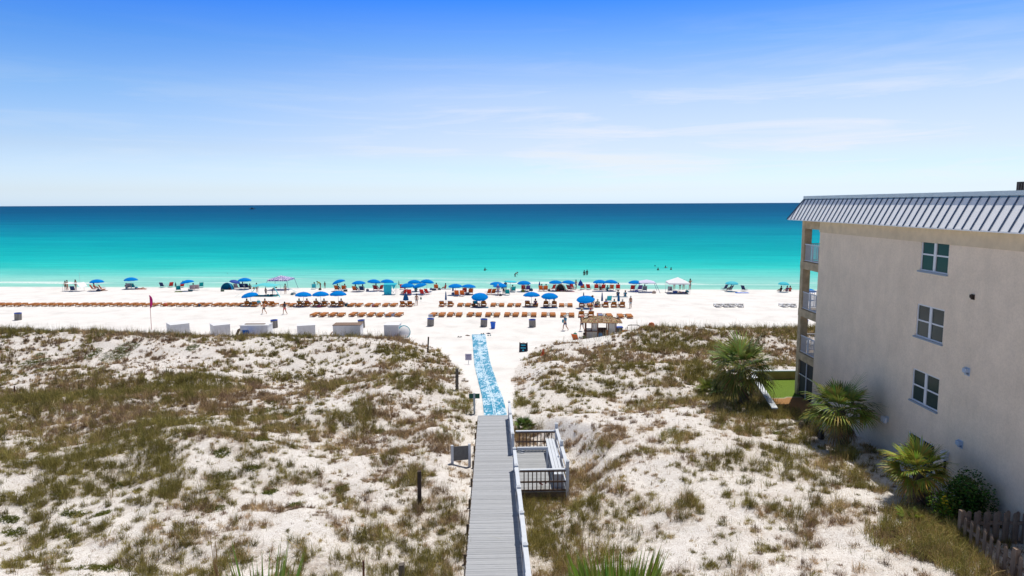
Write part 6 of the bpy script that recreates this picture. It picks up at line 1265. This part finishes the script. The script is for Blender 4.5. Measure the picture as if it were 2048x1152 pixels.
for px,py,lab in [(1250,670,'orange red float at the dune edge left of the pipe frame'),(1284,663,'orange float just right of the pipe frame'),(1294,662,'pale orange float right of the pipe frame'),(1303,660,'short orange peg at the crest right of the pipe frame')]:
    g2 = bpos(px,py); v = MB(); v.lathe([(0,-.1),(.3,.0),(.34,.25),(.2,.5),(0,.55)], 9, Matrix.Diagonal((1.2,.7,1 if px < 1300 else 1.6,1)), rad=lambda k: 1+.15*math.sin(k*2)); ob = v.build('beach_float', mat('orange_vinyl', (.50,.14,.04), .6)); ob.location = g2+Vector((0,0,.9 if px > 1270 else .3)); 
    ob.location.z = gz(g2.x,g2.y)+.05; tag(ob, lab, 'float')
# tiny boat on the horizon
v = MB(); v.add([(-9,-2,0),(9,-2,0),(11,0,3),(9,2,0),(-9,2,0),(-10,0,3),(0,-2.4,3),(0,2.4,3)], [(0,1,2,6),(0,6,5),(3,4,5,7),(2,3,7),(5,6,2,7),(0,4,3,1),(0,5,4)]); v.box(-4,3,-1.5,1.5,3.1,6)
p_ = at(504,410.6,-.7) if False else ray(504,410).normalized()*2600; o = v.build('fishing_boat', mat('far_boat_hull', (.1,.13,.16), .6)); o.location = (p_.x,p_.y,-.9); tag(o, 'tiny dark fishing boat far out on the horizon at left', 'boat')
# bags, coolers and clothes strewn among the chairs
rg2 = random.Random(77)
for px,py,c,nm,lab in [(197,583,(.03,.04,.08),'bag','dark bag beneath the leftmost umbrella'),(273,578,(.0,.25,.4),'bag','blue bag right of the teal chair'),(381,583,(.02,.08,.10),'cooler','dark green cooler below the striped chairs'),(445,583,(.10,.14,.10),'bag','small olive bag alone on the sand left of the dome tent'),(508,578,(.3,.2,.12),'bag','tan bag right of the dark chairs'),
   (588,589,(.45,.50,.52),'bag','pale bag heap right of the teal shade'),(584,590,(.04,.12,.16),'bag','dark teal bag beside the pale heap'),(640,580,(.05,.03,.03),'bag','dark bag beside the turquoise chair'),(691,583,(.05,.06,.08),'cooler','dark cooler beside the left tilted umbrella'),(735,582,(.25,.22,.3),'bag','lilac bag right of the dark chair'),(862,580,(.05,.08,.25),'bag','blue bag heap between cluster and blue shirted sitter'),
   (868,581,(.04,.05,.08),'cooler','black cooler left of the blue shirted sitter'),(879,580,(.06,.10,.11),'bag','dark upright bag right of the blue shirted sitter'),(906,589,(.02,.10,.25),'bag','blue bag at the foot of the left closed umbrella'),(935,590,(.05,.05,.10),'cooler','navy cooler between the orange chairs'),(1001,592,(.03,.03,.04),'bag','black bag at the feet of the purple shirt'),
   (1062,582,(.02,.05,.12),'bag','navy bag right of the purple chair'),(1046,584,(.30,.33,.06),'bag','lime bag below the red chair'),(1098,582,(.28,.26,.22),'bag','beige bag right of the brown orange chairs'),(1116,583,(.5,.06,.05),'bag','red bag before the dark small tent'),(1273,584,(.25,.2,.5),'bag','violet bag between umbrella and slanted canopy'),(1350,586,(.03,.10,.40),'cooler','blue cooler under the white canopy'),
   (1374,585,(.03,.15,.2),'bag','teal bag at the right foot of the white canopy'),(694,613,(.03,.10,.14),'bag','dark round bag right of the three umbrella row'),(517,607,(.05,.30,.38),'bag','teal bag beside the leftmost occupied loungers'),(1192,614,(.07,.07,.30),'bag','violet blue bag left of the second last far pair'),(947,612,(.25,.09,.04),'bag','small brown bag left of the dunes facing umbrella'),
   (638,615,(.20,.04,.08),'bag','maroon bag under the middle umbrella pair'),(1308,587,(.4,.3,.25),'bag','tiny tan bag on the sand right of the slanted canopy'),(330,612.5,(.5,.08,.06),'bag','small red bag under the tenth far pair'),(398,613,(.05,.07,.12),'bag','small navy bag under the twelfth far pair'),(747,614,(.35,.12,.2),'bag','pink bag under the loungers left of the turquoise ones'),(1150,672,(.02,.2,.12),'bag','green bag on the dune by the orange chair'),(1180,672,(.08,.07,.06),'cooler','dark box on the counter side of the hut')]:
    v = MB(); s_ = rg2.uniform(.8,1.15)
    if nm == 'cooler':
        o = thing('cooler', bpos(px,py), rg2.uniform(-.5,.5), lab, 'cooler'); MB().box(-.32,.32,-.2,.2,.02,.34).build('body', mat('cooler_%d'%px, c, .5), o); MB().box(-.34,.34,-.22,.22,.345,.42).build('lid', mat('pale_cooler_lid',(.5,.5,.5),.5), o)
    else:
        v.lathe([(0,0),(.28,.01),(.33,.14),(.27,.33),(.12,.42),(0,.43)], 10, Matrix.Diagonal((s_,.6*s_,s_,1)), rad=lambda k: 1+.12*math.sin(k*2.4)); w = MB(); w.tube([(-.16*s_,0,.34*s_),(-.1*s_,0,.55*s_),(.1*s_,0,.55*s_),(.16*s_,0,.34*s_)], .015, 5)
        o = thing('beach_bag', bpos(px,py), rg2.uniform(-.5,.5), lab, 'bag'); v.build('body', mat('bagc_%d'%px, c, .8), o, True); w.build('handle', mat('bagc_%d'%px, c), o)
# purple/pale clothes line of sea birds is not visible; nothing further out
